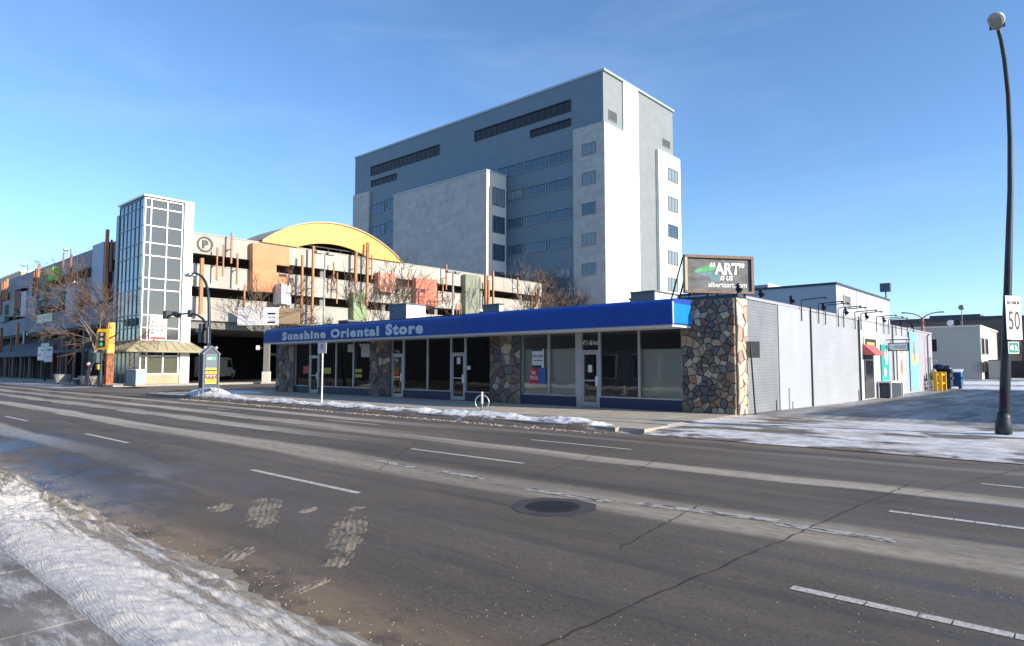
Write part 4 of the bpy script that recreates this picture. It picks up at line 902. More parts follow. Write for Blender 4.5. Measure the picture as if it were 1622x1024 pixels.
# brick hall across the alley, right of the picture: it throws the shade lying over the alley
hl = thing('corner_building', (22, 42, 0), 'tan brick building across the alley, just outside the right edge', 'building')
tb = brick_mat('tan_brick', (.34,.25,.18), (.29,.21,.15), (.3,.28,.25), .22, .075, axis='x')
MB().box(13.5, 34, 26.4, 60, 0, 7.6).build('wall', tb, hl); MB().box(13.4, 34.1, 26.3, 60.1, 7.601, 7.9).build('roof_edge', fascia_m, hl)
for k in range(6): f = MB().box(13.42, 13.49, 29+k*5, 31.4+k*5, 1.2, 3.2).build('window', alu, hl); MB().box(13.40, 13.419, 29.1+k*5, 31.3+k*5, 1.3, 3.1).build('pane', glass_plain, f)
# row of shops on the camera's own side of the road: unseen, made long and dark so the store windows mirror less sky
sh = thing('opposite_shops', (-18, -12, 0), 'two storey brick shops on the near side of the road, unseen behind the viewer, darkened for the store windows to mirror', 'building')
MB().box(-96, -16.1, -22, -8, 0, 11).build('wall', mat('slate_brick', (.07,.075,.09), .85, var=.25), sh); MB().box(-16, 4, -22, -9, 0, 8.0).build('wall', mat('grey_brick', (.10,.10,.11), .85, var=.25), sh)
for k in range(9):
    yq = -7.99 if k < 4 else -8.99
    f = MB().box(-33+k*4, -30.6+k*4, yq, yq+.09, .6, 2.6).build('window', alu, sh); MB().box(-32.9+k*4, -30.7+k*4, yq+.091, yq+.11, .7, 2.5).build('pane', glass_plain, f)
# ================================================================ OFFICE TOWER
ot = thing('office_tower', (-80, 100, 0), 'tall blue grey and white office tower rising above everything else', 'office tower')
OY = 80.0; OX = -52.9; OXL = onY(563, 252, OY)[0]; OZ = 45.5
def clad(name, col, pw, ph, axis, var=.07, ms=.03, jf=.93):
    return brick_mat(name, col, tuple(c*.96 for c in col), tuple(c*jf for c in col), pw, ph, ms, .55, axis, var, .25)
cl_y = clad('metal_cladding_shaded', (.135,.195,.25), 3.0, 1.1, 'y'); cl_x = clad('metal_cladding_sunlit', (.21,.245,.255), 3.0, 1.1, 'x')  # one cladding in two tones: darker on the shaded face, lighter on the sunlit
st_y = brick_mat('limestone_shaded', (.40,.395,.385), (.45,.44,.42), (.35,.345,.34), 2.4, 1.3, .035, .8, 'y', .12, .2); st_x = brick_mat('limestone_sunlit', (.74,.72,.66), (.78,.76,.71), (.62,.60,.56), 2.4, 1.3, .035, .8, 'x', .05, .2)  # one stone in two copies, shade and sunlight put into the colour
glass_blind = glass_dark('blind_glass', (.20,.26,.29), .12, 1.5)
yEnd = onX(1065, 178, OX)[0]
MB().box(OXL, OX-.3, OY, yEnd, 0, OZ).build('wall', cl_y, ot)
yw0, yw1 = onX(985, 130, OX)[0], onX(1008.5, 145, OX)[0]; zl = onX(955, 194, OX)[1]; yn = onX(1038, 237, OX)[0]
zn = onX(1038, 237, OX)[1]
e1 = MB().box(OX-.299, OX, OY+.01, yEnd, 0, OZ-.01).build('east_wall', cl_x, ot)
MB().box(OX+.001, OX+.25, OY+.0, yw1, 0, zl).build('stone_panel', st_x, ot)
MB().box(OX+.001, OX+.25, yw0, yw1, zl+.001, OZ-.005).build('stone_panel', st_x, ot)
ye2 = onX(1075, 246.6, OX+.3)[0]
e2 = MB(); e2.box(OX-8, OX+.55, yn, ye2, 0, zn); e2.build('stone_wing', st_x, ot)
g = MB(); g.box(OXL-.15, OX+.3, OY-.15, yEnd+.15, OZ+.001, OZ+.35); g.build('parapet_cap', mat('pale_cap', (.35,.42,.48), .5), ot)
for (a, b, c, d) in ((963.6,977,176.5,193),(1049.5,1061,222,234)): winX(ot, a, b, c, d, OX+.02, m=mat('vent_dark', (.04,.045,.05), .6), mull=3, nm='vent')
for (y0, y1) in ((269,289),(313.5,336),(357,377.6),(398.5,420),(441,462)): winX(ot, 1058, 1073.5, y0, y1, OX+.56, m=random.choice((glass_off, glass_blind, glass_off)), mull=2, pr=.12)
# stone column at the corner with its five windows
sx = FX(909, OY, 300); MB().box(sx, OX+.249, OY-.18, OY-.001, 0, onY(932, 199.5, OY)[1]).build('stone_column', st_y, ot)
for (y0, y1) in ((227,245.5),(272.5,292.5),(321,340.5),(369.5,389),(417,436.5)): winY(ot, 922, 943.5, y0, y1, OY-.19, m=random.choice((glass_off, glass_blind)), fm=steel_grey, mull=2, pr=.10)
# band windows
def roww(x0, x1, yref, xref, h, slope, mull, m=glass_off, nm='window', Y=OY-.02, fm=None):
    """window whose head follows the perspective of the wall: given at xref"""
    z1 = onY(xref, yref, OY)[1]; xa = onY(x0, yref, OY)[0]; xb = onY(x1, yref, OY)[0]; f = MB(); fr = .14; fm = fm or mat('blue_frame', (.15,.21,.26), .4, .3)
    z0 = z1-h; f.box(xa, xa+fr, Y-.12, Y+.01, z0, z1).box(xb-fr, xb, Y-.12, Y+.01, z0, z1).box(xa+fr, xb-fr, Y-.12, Y+.01, z0, z0+fr).box(xa, xb, Y-.20, Y+.01, z1-.001, z1+.14)
    for k in range(mull): q = xa+(xb-xa)*(k+1)/(mull+1); f.box(q-.05, q+.05, Y-.08, Y+.01, z0+fr, z1-.01)
    f = f.build(nm, fm, ot); MB().box(xa+fr, xb-fr, Y-.03, Y+.005, z0+fr, z1-.01).build('pane', m, f); return f
glass_blue = glass_dark('office_band_glass', (.05,.10,.15), .10, 1.6)
for i, yr in enumerate((237.5, 281.5, 329.5, 375, 425, 468)):
    for (a, b) in ((869.5, 904), (831.5, 866), (804.5, 828)):
        roww(a, b, yr, 904, 1.55 if i else 1.75, 0, 3, m=random.choice((glass_blue, glass_blue, glass_blind)))
for i, yr in enumerate((237.5,)):
    roww(789.5, 803.5, yr, 904, 1.75, 0, 1, m=glass_blue)
lv = mat('louvre_black', (.018,.022,.03), .5, .2)
roww(752.5, 904, 159.5, 904, 1.70, 0, 15, m=lv, nm='louvre', fm=lv); roww(840.5, 904, 189, 904, 1.10, 0, 6, m=lv, nm='louvre', fm=lv)
roww(588.5, 696, 230.5, 696, 1.75, 0, 15, m=lv, nm='louvre', fm=lv); roww(588.5, 628, 276, 628, 1.15, 0, 5, m=lv, nm='louvre', fm=lv)
xs_ = onY(587, 305, OY)[0]; MB().box(OXL-.05, xs_, OY-.4, OY-.001, 0, onY(575, 307, OY)[1]).build('stone_column', st_y, ot)
for yr in (320, 355, 391): 
    roww(589.5, 609.5, yr, 609, 2.0, 0, 2, m=glass_blue); roww(612.5, 624, yr-3, 612, 2.0, 0, 1, m=glass_blue)
# projecting stone wing with its lit edge
PX = -72.2; py0 = onX(770, 270, PX)[0]; pz = onX(770, 270.5, PX)[1]; pxl = onY(623.5, 309, py0)[0]
MB().box(pxl, PX-.02, py0, OY-.21, 0, pz).build('stone_wing', st_y, ot); MB().box(PX-.019, PX+.1, py0+.0, OY-.21, 0, pz-.01).build('stone_panel', mat('limestone_lit_side', (.62,.61,.57), .8, var=.06), ot)  # side face takes a lighter copy of the front stone, as if sunlit
MB().box(pxl-.1, PX+.18, py0-.1, OY-.21, pz+.001, pz+.25).build('parapet_cap', M['pale_cap'], ot)
for (y0, y1) in ((299,327),(343.5,370),(387.5,413.5),(431,455)): winX(ot, 780, 799, y0, y1, PX+.11, m=random.choice((glass_off, glass_blind)), mull=2, pr=.12, fm=steel_grey)
# ================================================================ PARKING GARAGE
gp_ = thing('parking_garage', (-80, 45, 0), 'long concrete parking garage with coloured panels, orange rods, yellow arch and corner glass tower', 'parking garage')
GX = -60.0; GYL = 21.2; GZ = 13.55; GY1 = 74.1; GXL = -150
lev = [(11.75, 13.55), (8.75, 10.72), (5.72, 7.75)]
def band(x0, x1, y0, y1, m):
    for (a, b) in lev: MB().box(x0, x1, y0, y1, a, b).build('concrete_band', m, gp_)
    g = MB()
    for (a, b) in lev: g.box(x0-.05, x1+.05, y0-.05, y1+.05, b+.001, b+.10)
    g.build('band_cap', mat('cap_concrete', (.42,.41,.37), .8, var=.1), gp_)
nseg = 6
for i in range(nseg):
    a, b = 24.42+(GY1-24.42)*i/nseg, 24.42+(GY1-24.42)*(i+1)/nseg
    for (c, d) in lev: MB().box(GX-.35, GX, a+.012, b-.012, c, d).build('concrete_band', concrete, gp_)
g = MB()
for (c, d) in lev: g.box(GX-.40, GX+.05, 24.43, GY1, d+.001, d+.09)
g.build('band_cap', mat('cap_concrete', (.42,.41,.37), .8, var=.1), gp_)
xs2 = [-66.5-(84.0/7)*i for i in range(8)]
for i in range(7):
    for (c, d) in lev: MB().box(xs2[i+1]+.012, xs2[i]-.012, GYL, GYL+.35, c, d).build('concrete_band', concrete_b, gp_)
for z in (5.5, 8.80, 11.80): MB().box(GXL, GX-.36, GYL+.36, GY1-.36, z, z+.22).build('floor_slab', soffit_m, gp_)
MB().box(GX-14, GX-.36, 24.42, GY1, 5.0, 5.49).build('floor_beam', soffit_m, gp_)
for y in (38, 46, 54, 62, 70): MB().box(GX-1.1, GX-.4, y-.3, y+.3, 0, 4.99).build('column', soffit_m, gp_); MB().box(GX-1.0, GX-.5, y-.25, y+.25, 5.725, 13.3).build('column', soffit_m, gp_)
for x in range(-72, -150, -8): MB().box(x-.3, x+.3, GYL+.5, GYL+1.1, 0, 5.49).build('column', soffit_m, gp_); MB().box(x-.25, x+.25, GYL+.5, GYL+1.0, 5.725, 13.3).build('column', soffit_m, gp_)
MB().box(GX-26, GX-25.7, GYL+1.2, GY1-1, 0, 13.0).build('inner_wall', mat('inner_concrete', (.30,.26,.22), .9, var=.25), gp_); MB().box(GXL+.3, GX-26.1, GYL+9, GYL+9.3, 0, 13.0).build('inner_wall', M['inner_concrete'], gp_); MB().box(GX-25.6, GX-25.5, GYL+1.3, GY1-1.2, 0, 5.4).build('dark_backing', dark_int, gp_)  # near-black sheet over the ground floor wall paints the void's shade
MB().box(GXL, GX-.4, GY1-.35, GY1, 0, 13.3).build('wall', concrete, gp_); MB().box(GX-25, GX-.5, 24.6, GY1-.4, -.02, .03).build('floor_slab', mat('garage_floor', (.05,.05,.05), .7), gp_)
# dark ground floor behind the street front, with lighter door posts
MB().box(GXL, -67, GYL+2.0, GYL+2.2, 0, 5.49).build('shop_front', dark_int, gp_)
for x in range(-70, -148, -3): MB().box(x-.12, x+.12, GYL+1.85, GYL+1.999, 0, 4.2).build('shop_post', mat('shop_post', (.22,.17,.14), .7, var=.3), gp_)
for (a, b) in ((46.5,52.),(56,61.)): MB().box(GX-12, GX-11.7, a, b, 0, 4.99).build('dark_backing', dark_int, gp_)  # more near-black sheets standing in for shade under the deck
# diagonal ramp beam seen through the entrance
g = MB(); g.tube([(GX-6, 36, 4.9), (GX-6, 41, 2.6)], .25, 4); g.build('ramp_beam', soffit_m, gp_)
MB().box(GX-11.6, GX-11.5, 38, 60, 2.8, 3.1).build('sign_beam', soffit_m, gp_)
# P emblem
def PG(px_, py_, X=GX): return onX(px_, py_, X)
cy_, cz_ = PG(324.5, 387.5); R_ = (PG(324.5, 375.5)[1]-PG(324.5, 400)[1])/2
g = MB(); K = 28
for k in range(K):
    a0, a1 = 2*PI*k/K, 2*PI*(k+1)/K; r0, r1 = R_*.80, R_*1.02
    g.prism([(r0*math.cos(a0), r0*math.sin(a0)), (r1*math.cos(a0), r1*math.sin(a0)), (r1*math.cos(a1), r1*math.sin(a1)), (r0*math.cos(a1), r0*math.sin(a1))], (GX+.002, cy_, cz_), Y1, Z1, X1, 0, .06)
em = g.build('emblem_ring', mat('emblem_grey', (.02,.022,.025), .5), gp_)
text('P', 'lettering', M['emblem_grey'], gp_, (GX+.03, cy_-R_*.36, cz_-R_*.52), Y1, Z1, R_*.78, R_*1.06, off=.05, depth=.03, lab='dark round P emblem')
# panels on the sunlit front: (corner pixels on the plane one step proud of the wall)
def panelX(pts, m, nm='cladding_panel', X=GX+.02, th=.75, lab=None):
    pl = [onX(a, b, X+th) for a, b in pts]; y0 = pl[0][0]; z0 = pl[0][1]
    o_ = MB().prism([(p[0]-y0, p[1]-z0) for p in pl][::-1], (X, y0, z0), Y1, Z1, X1, 0, th).build(nm, m, gp_)
    if lab: o_['label'] = lab
    return o_
panelX([(400.5,385),(458.5,392.6),(458.5,422),(438,419.5),(438,433),(458.5,436),(458.5,464.5),(400.5,462)], orange_p, lab='large orange notched panel')
panelX([(599.5,431.5),(627,434),(627,464.5),(599.5,461.5)], pink_p, lab='pink square panel')
panelX([(659,440.5),(692,443.5),(692,486),(659,482)], red_p, lab='coral red panel')
panelX([(737.5,434.5),(759.5,437),(759.5,500),(737.5,500)], olive_p, lab='tall grey green panel')
panelX([(560,463.5),(581,464.5),(581,508),(560,507)], green_p, lab='sage green panel')
t_ = panelX([(446,449),(461,452.5),(461,484),(446,481)], white_paint, 'blade_sign', GX+.4, 1.6, 'white blade sign')
# orange rods: x, top, bottom, half width
rods = [(321,409,498,.30),(345.9,392,443,.13),(355.9,387.5,438,.13),(368.8,368,417.5,.16),(377.8,401,451,.16),(389,451,487,.16),(480.5,404,514,.22),(497.7,390,513,.24),(530.4,415,459,.14),(535.8,432,481,.14),(565,399,449,.30),(583.5,384,485,.26),(591,404,443,.13),(603,430,470,.12),(648.6,432,469,.13),(708.6,419,459,.17),(703,443,481,.15),(770,435,485,.34),(774.8,444,485,.28),(782.3,430,485,.26),(821.6,440,471,.15),(845,463,486,.15),(850,464,487,.34),(725,481,500,.12),(729,482,500,.12),(731.8,481,500,.12)]
for (x, a, b, hw) in rods:
    y, z1 = onX(x, a, GX+1.0); z0 = onX(x, b, GX+1.0)[1]
    hw *= .44; MB().box(GX+.75, GX+.75+2*hw, y-hw, y+hw, z0, z1).build('rod', rod_m, gp_)
    MB().box(GX+.001, GX+.749, y-.05, y+.05, z0+(z1-z0)*.45, z0+(z1-z0)*.45+.08).build('rod_bracket', steel_grey, gp_)
# yellow arch
cyA, hw_ = 39.35, 8.55
def arcpts(c, half, zb, rise, n):
    R = (half*half+rise*rise)/(2*rise); a = math.asin(half/R); return [(c+R*math.sin(-a+2*a*k/n), zb+rise-R+R*math.cos(-a+2*a*k/n)) for k in range(n+1)]
outer = arcpts(cyA, hw_, 13.62, 3.02, 26); inner = arcpts(38.9, 4.3, 13.62, .85, 26)
g = MB()
for k in range(26):
    (a, b), (c, d) = outer[k], outer[k+1]; (e, f_), (h_, i_) = inner[k], inner[k+1]
    g.prism([(e,f_),(h_,i_),(c,d),(a,b)], (GX+.0,0,0), Y1, Z1, X1, 0, .3)
g.build('arch_face', yellow_arch, gp_)
g = MB(); n0 = len(outer)
for k in range(26):
    (a, b), (c, d) = outer[k], outer[k+1]; g.quad((GX+.45,a,b+.02),(GX+.45,c,d+.02),(GX-6,c,d+.02),(GX-6,a,b+.02)); g.quad((GX+.45,a,b+.16),(GX+.45,c,d+.16),(GX-6,c,d+.16),(GX-6,a,b+.16)); g.quad((GX+.45,a,b+.02),(GX+.45,a,b+.16),(GX+.45,c,d+.16),(GX+.45,c,d+.02))
g.build('arch_roof', mat('arch_roof', (.42,.34,.22), .5), gp_)
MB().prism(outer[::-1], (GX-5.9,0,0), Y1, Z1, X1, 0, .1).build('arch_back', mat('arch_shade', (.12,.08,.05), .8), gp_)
g = MB(); g.tube([(GX-.2, 31, 14.05),(GX-.2, 48, 14.05)], .05, 5)
for k in range(12): g.tube([(GX-.2, 31+k*1.5, 13.6),(GX-.2, 31+k*1.5, 14.05)], .03, 4)
g.build('railing', steel_grey, gp_)
# entrance canopy with a white printed front and a tan lit side
cc = thing('roadside_hoarding', (-57.3, 29.4, 0), 'white hoarding with small dark print and a tan end panel, standing before the garage entrance', 'hoarding')
hr = Vector((.748,.664,0)); hn = hr.cross(Vector(Z1))
def HP(px_, py_):               # point of the hoarding plane seen at a pixel
    d = Vector(_ray(px_, py_)); o_ = Vector((-57.3, 29.4, 0)); t_ = (o_-Vector((0,0,EYE))).dot(hn)/d.dot(hn); p = Vector((0,0,EYE))+d*t_; return (p-o_).dot(hr), p.z
ho = (-57.3, 29.4, 0); a0, h1 = HP(376.5, 487); a1, h0_ = HP(440.5, 515.5); a2, _ = HP(474, 500)
MB().obox(ho, hr, Z1, hn, a0, a1, h0_, h1, -.25, 0).build('face', bright_white, cc)
MB().obox(ho, hr, Z1, hn, a1+.003, a2, h0_+.15, h1-.1, -.25, -.05).build('end_panel', mat('tan_panel', (.40,.29,.17), .7, var=.1), cc)
ww = a1-a0; hh = h1-h0_
for c_ in (.60, .12): MB().obox(ho, hr, Z1, hn, a0+.74*ww, a0+.93*ww, h0_+c_*hh, h0_+(c_+.09)*hh, .001, .012).build('print', black_ink, cc)
text('FOR LEASE', 'lettering', grey_ink, cc, tuple(Vector(ho)+hr*(a0+.75*ww)+Vector((0,0,h0_+.40*hh))), hr, Z1, .18*ww, .09*hh, off=.01, depth=.008)
MB().obox(ho, hr, Z1, hn, a0+.78*ww, a0+.9*ww, h0_+.27*hh, h0_+.295*hh, .001, .01).build('print', grey_ink, cc)
ap, _ = HP(421.5, 560); MB().obox(ho, hr, Z1, hn, ap-.25, ap+.25, .12, h0_-.003, -.35, -.02).build('post', soffit_m, cc); MB().obox(ho, hr, Z1, hn, ap-.32, ap+.32, .121, 1.1, -.42, .05).build('post_base', beige_l, cc)
MB().obox(ho, hr, Z1, hn, ap-1.0, ap-.66, 3.1, 3.5, -.2, -.15).build('clearance_plate', bright_white, cc); MB().obox(ho, hr, Z1, hn, ap-.659, ap-.251, 3.25, 3.32, -.2, -.16).build('bracket', steel_grey, cc)
MB().obox(ho, hr, Z1, hn, a0+.3, a0+.5, h0_-.0, h0_+.2, -.9, -.251).build('bracket', steel_grey, cc)
# low concrete wall at the entrance
t = thing('planter_wall', (-60, 44, 0), 'pale low concrete wall beyond the left stone pier', 'low wall'); a_ = gnd(427, 600); b_ = gnd(441, 601)
g = MB(); g.box(-63, -58.6, 41.0, 41.6, 0, .8); g.box(-62.6, -59, 42.5, 43.0, 0, .5); g.build('block', beige_l, t)
# ---- glass stair tower (part of the garage)
TXL, TXR, TY0, TY1, TZ = -66.45, -60.0, 20.40, 24.42, 16.05
TX = TXR+.02
MB().box(TXL+.05, TXR-.25, TY0+.25, TY1-.2, 0, TZ-.1).build('tower_core', mat('core_grey', (.14,.15,.15), .8), gp_)
ry0, ry1 = 20.43, 23.5
f = MB(); fr = .05
zz = [15.95,15.19,13.62,12.14,11.05,9.11,8.13,5.95,4.87,3.82]
yy = [ry0+.02, 20.92, 22.24, ry1]
f.box(TX-.10, TX+.06, ry0, ry1+.05, zz[0]-fr, zz[0]+fr)
cw = f.build('curtain_wall', bright_white, gp_)
for z in zz[1:]: MB().box(TX-.10, TX+.06, ry0, ry1+.05, z-fr, z+fr).build('transom', bright_white, cw)
for y in yy: 
    g = MB(); g.box(TX-.10, TX+.075, y-fr, y+fr, 3.75, 16.0); g.build('mullion', bright_white, cw)
for i in range(len(zz)-1):
    for j in range(3): MB().box(TX-.08, TX-.01+random.uniform(0,.012), yy[j]+fr, yy[j+1]-fr, zz[i+1]+fr, zz[i]-fr).build('pane', glass_tower, cw)
MB().box(TXR-.24, TXR+.20, ry1+.14, TY1, 0, 16.1).build('tower_pier', bright_white, gp_)
f = MB()
f.box(TXL+.6, TXR+.05, TY0-.06, TY0+.05, zz[0]-.04, zz[0]+.04)
cw2 = f.build('curtain_wall', mat('blue_mullion', (.10,.15,.19), .4, .3), gp_)
for z in zz[1:]: MB().box(TXL+.6, TXR+.05, TY0-.06, TY0+.05, z-.04, z+.04).build('transom', M['blue_mullion'], cw2)
nx_ = 6; xx = [TXL+.6+(TXR-.05-TXL-.6)*k/nx_ for k in range(nx_+1)]
for x in xx: MB().box(x-.04, x+.04, TY0-.07, TY0+.05, 3.6, 16.0).build('mullion', M['blue_mullion'], cw2)
glass_n = glass_dark('tower_north_glass', (.03,.06,.08), .04, 1.9)
for i in range(len(zz)-1):
    for j in range(nx_): MB().box(xx[j]+.04, xx[j+1]-.04, TY0-.02+random.uniform(0,.012), TY0+.04, zz[i+1]+.04, zz[i]-.04).build('pane', glass_n, cw2)
MB().box(TXL, TXL+.58, TY0-.12, TY1, 3.4, 15.3).build('tower_pier', mat('pale_pier', (.42,.46,.50), .6), gp_)
MB().box(TXL+.3, TXR+.22, TY0-.14, TY1+.01, 16.101, 16.25).build('tower_cap', bright_white, gp_)
# PARKING poster on the tower
ya, z1 = onX(237.5, 498, TX+.1); yb, z0 = onX(263.5, 540, TX+.1)
pb_ = MB().box(TX+.08, TX+.12, ya, yb, z0, z1-.05).build('poster_board', bright_white, gp_); hh = z1-z0
for i, s_ in enumerate(('DAILY &', 'MONTHLY', 'PARKING', 'AVAILABLE')): text(s_, 'lettering', grey_ink, pb_, (TX+.12, ya+.12, z1-hh*(.19+.15*i)), Y1, Z1, yb-ya-.24, hh*.10, off=.05, depth=.01)
MB().box(TX+.121, TX+.13, ya+.12, ya+.36, z0+.22*hh, z0+.33*hh).build('logo', grey_ink, pb_); MB().box(TX+.121, TX+.13, ya+.42, yb-.15, z0+.25*hh, z0+.275*hh).build('print', grey_ink, pb_); MB().box(TX+.121, TX+.13, ya+.08, yb-.08, z0+.05*hh, z0+.13*hh).build('print', red_flat, pb_)
# skirt roof round the tower foot and the glazed lobby below
sk = MB(); e = 1.15; zt_, zb_ = 3.72, 2.92
A = [(TXL-2.0,TY0-e-.2),(TXR+e,TY0-e-.2),(TXR+e,TY1+1.0),(TXL-2.0,TY1+1.0)]; B = [(TXL,TY0-.15),(TXR+.12,TY0-.15),(TXR+.12,TY1),(TXL,TY1)]
sk.v = [(x,y,zb_) for x,y in A]+[(x,y,zt_) for x,y in B]+[(x,y,zb_-.14) for x,y in A]
sk.f = [(0,1,5,4),(1,2,6,5),(2,3,7,6),(3,0,4,7),(8,9,1,0),(9,10,2,1),(10,11,3,2),(11,8,0,3),(8,11,10,9)]
skm = mat('shingle_olive', (.36,.33,.21), .85, var=.22, scale=1.6, bump=.3); skirt = sk.build('skirt_roof', skm, gp_)
g = MB()
for k in range(9):
    t0 = k/8; p = Vector((TXR+e, A[1][1]+(A[2][1]-A[1][1])*t0, zb_+.02)); q_ = Vector((TXR+.12, B[1][1]+(B[2][1]-B[1][1])*t0, zt_+.02)); g.tube([p,q_], .035, 4)
for k in range(12):
    t0 = k/11; p = Vector((A[0][0]+(A[1][0]-A[0][0])*t0, TY0-e-.2, zb_+.02)); q_ = Vector((B[0][0]+(B[1][0]-B[0][0])*t0, TY0-.15, zt_+.02)); g.tube([p,q_], .035, 4)
g.build('seam', mat('seam_olive', (.26,.24,.15), .8), skirt)
cream_br = brick_mat('cream_brick', (.52,.42,.26), (.46,.37,.23), (.42,.36,.26), .22, .08, axis='x')
MB().box(TXR-.24, TXR+.1, ry0, ry1+.1, 0, .88).build('brick_base', cream_br, gp_)
lw = MB(); lw.box(TX-.1, TX+.1, ry0, ry1+.1, .881, 1.0).box(TX-.1, TX+.1, ry0, ry1+.1, 2.42, 2.53)
for y in yy: lw.box(TX-.1, TX+.1, y-.06, y+.06, 1.001, 3.0)
lw = lw.build('window', bright_white, gp_)
for j in range(3): MB().box(TX-.08, TX-.02, yy[j]+.06, yy[j+1]-.06, 1.0, 2.42).build('pane', mat('lobby_pane_lit', (.10,.11,.075), .12), lw); MB().box(TX-.08, TX-.02, yy[j]+.06, yy[j+1]-.06, 2.53, 2.92).build('pane', glass_plain, lw)
for i in range(7):
    xa = TXL-1+i*1.05; f = MB().box(xa, xa+.08, TY0-.04, TY0+.1, .12, 2.9).build('window', steel_grey, gp_); MB().box(xa+.08, xa+1.05, TY0, TY0+.06, .12, 2.9).build('pane', mat('lobby_teal_glass', (.05,.10,.11), .1), f)
# ---- shaded street front: panels and rods
def panelY(px0, px1, y0, y1, m, Y=GYL-.5, nm='cladding_panel', th=.48, lab=None):
    xa = onY(px0, y0, Y)[0]; xb = onY(px1, y0, Y)[0]; c = (px0+px1)/2; z1 = onY(c, y0, Y)[1]; z0 = onY(c, y1, Y)[1]
    o_ = MB().box(xa, xb, Y, Y+th, z0, z1).build(nm, m, gp_)
    if lab: o_['label'] = lab
panelY(147, 165, 386, 478, mauve_p, lab='pale blue panel'); panelY(165.5, 171, 384, 470, maroon_p, lab='narrow maroon panel beside the pale blue one')
panelY(73.5, 83.5, 424, 445, lime_p, lab='lime green panel', Y=GYL-.7, th=.68); panelY(64.5, 72.5, 428, 475, teal_p, lab='grey teal panel beside the lime one')
panelY(24, 33, 461, 486, maroon_p, lab='maroon panel near the left edge'); panelY(15.5, 23.5, 462, 500, olive_p); panelY(84, 96, 455, 484, teal_p); panelY(105, 118, 452, 500, mauve_p); panelY(34, 42, 462, 500, mauve_p); panelY(46, 58, 450, 500, mat('grey_front_panel', (.22,.25,.30), .7)); panelY(0, 8, 484, 510, teal_p)
for (x, a, b, hw, m_) in ((170.5,364,500,.22,rod_m),(177,380,430,.13,rod_d),(137,425,470,.15,rod_d),(113,402,455,.15,rod_d),(62,418,462,.2,rod_m),(58,426,462,.2,rod_d),(54,432,470,.18,rod_d),(12,442,475,.2,rod_m),(8,446,475,.25,rod_m),(4,448,500,.2,rod_d),(29,512,548,.25,rod_m),(3,520,580,.25,rod_d),(95,520,600,.14,rod_d),(107,540,600,.12,rod_m),(85,535,600,.12,rod_d),(120,540,600,.12,rod_d),(18,540,600,.14,rod_d),(75,430,560,.10,rod_d),(101,400,425,.12,rod_d),(127,440,520,.12,rod_m)):
    hw *= .6; X_, z1 = onY(x, a, GYL-.9); z0 = max(0, onY(x, b, GYL-.9)[1]); MB().box(X_-hw, X_+hw, GYL-.9-hw, GYL-.9+hw, z0, z1).build('rod', m_, gp_)
# shop canopy roof along the pavement
g = MB(); xa = -118; xb = -88
g.v = [(xa,GYL-1.7,2.9),(xb,GYL-1.7,2.9),(xb-2,GYL+1.8,5.2),(xa+2,GYL+1.8,5.2),(xa,GYL-1.7,2.7),(xb,GYL-1.7,2.7),(xb,GYL+1.8,2.7),(xa,GYL+1.8,2.7)]
g.f = [(0,1,2,3),(4,5,1,0),(1,5,6,2),(0,3,7,4),(4,7,6,5)]; g.build('shop_canopy', mat('slate_canopy', (.10,.11,.13), .8, var=.2), gp_)
MB().box(TXR-40, TXR-8.4, GYL-1.2, GYL-.01, 3.0, 3.3).build('shop_canopy', M['slate_canopy'], gp_)
g = MB()
for x in range(-116, -88, 4): g.box(x-.1, x+.1, GYL-1.6, GYL-1.4, .12, 2.7)
g.build('canopy_post', M['shop_post'], gp_)
# deck lights standing on the garage roof
def deck_light(X, Y, z0, h, label, s=1):
    t = thing('deck_light', (X, Y, z0), label, 'deck light'); MB().tube([(X,Y,z0),(X,Y,z0+h)], .07, 5).build('pole', steel_grey, t); g = MB(); g.tube([(X,Y,z0+h-.1),(X+.8*s,Y-.2,z0+h)], .04, 4); g.sphere((X+1.1*s,Y-.25,z0+h-.05), .5,.35,.2, 8, 5); g.build('lamp_head', white_paint, t)
x, z_ = onY(112, 402, GYL+2); deck_light(x, GYL+2, 12, z_-12+.6, 'white deck light on the garage roof edge, nearer the glass tower', -1)
x, z_ = onY(43, 428, GYL+2); deck_light(x, GYL+2, 12, z_-12+.8, 'white deck light on the garage roof edge, near the left edge', -1)
# pale building beyond, far left
fb = thing('far_pale_building', (-190, 40, 0), 'pale building with an orange fascia at the far left edge', 'building'); fY = 34; xb, z1 = onY(40, 433, fY); z2 = onY(20, 441, fY)[1]
MB().box(xb-60, xb, fY, fY+20, 0, z1-1.6).build('wall', beige_l, fb); MB().box(xb-60, xb+1.5, fY-1, fY+20, z1-1.599, z1).build('fascia', mat('peach_fascia', (.62,.42,.25), .7), fb); MB().box(xb-60, xb+1.7, fY-1.2, fY+20, z1+.001, z1+.35).build('roof_edge', bright_white, fb)
# ================================================================ STREET FURNITURE
def head_lamp(g, p, d): 
    p = Vector(p); d = Vector(d).normalized()
    s = d.cross(Vector((0,0,1))).normalized(); g.obox(p, d, s, s.cross(d)*-1, 0, .75, -.16, .16, -.05, .10)
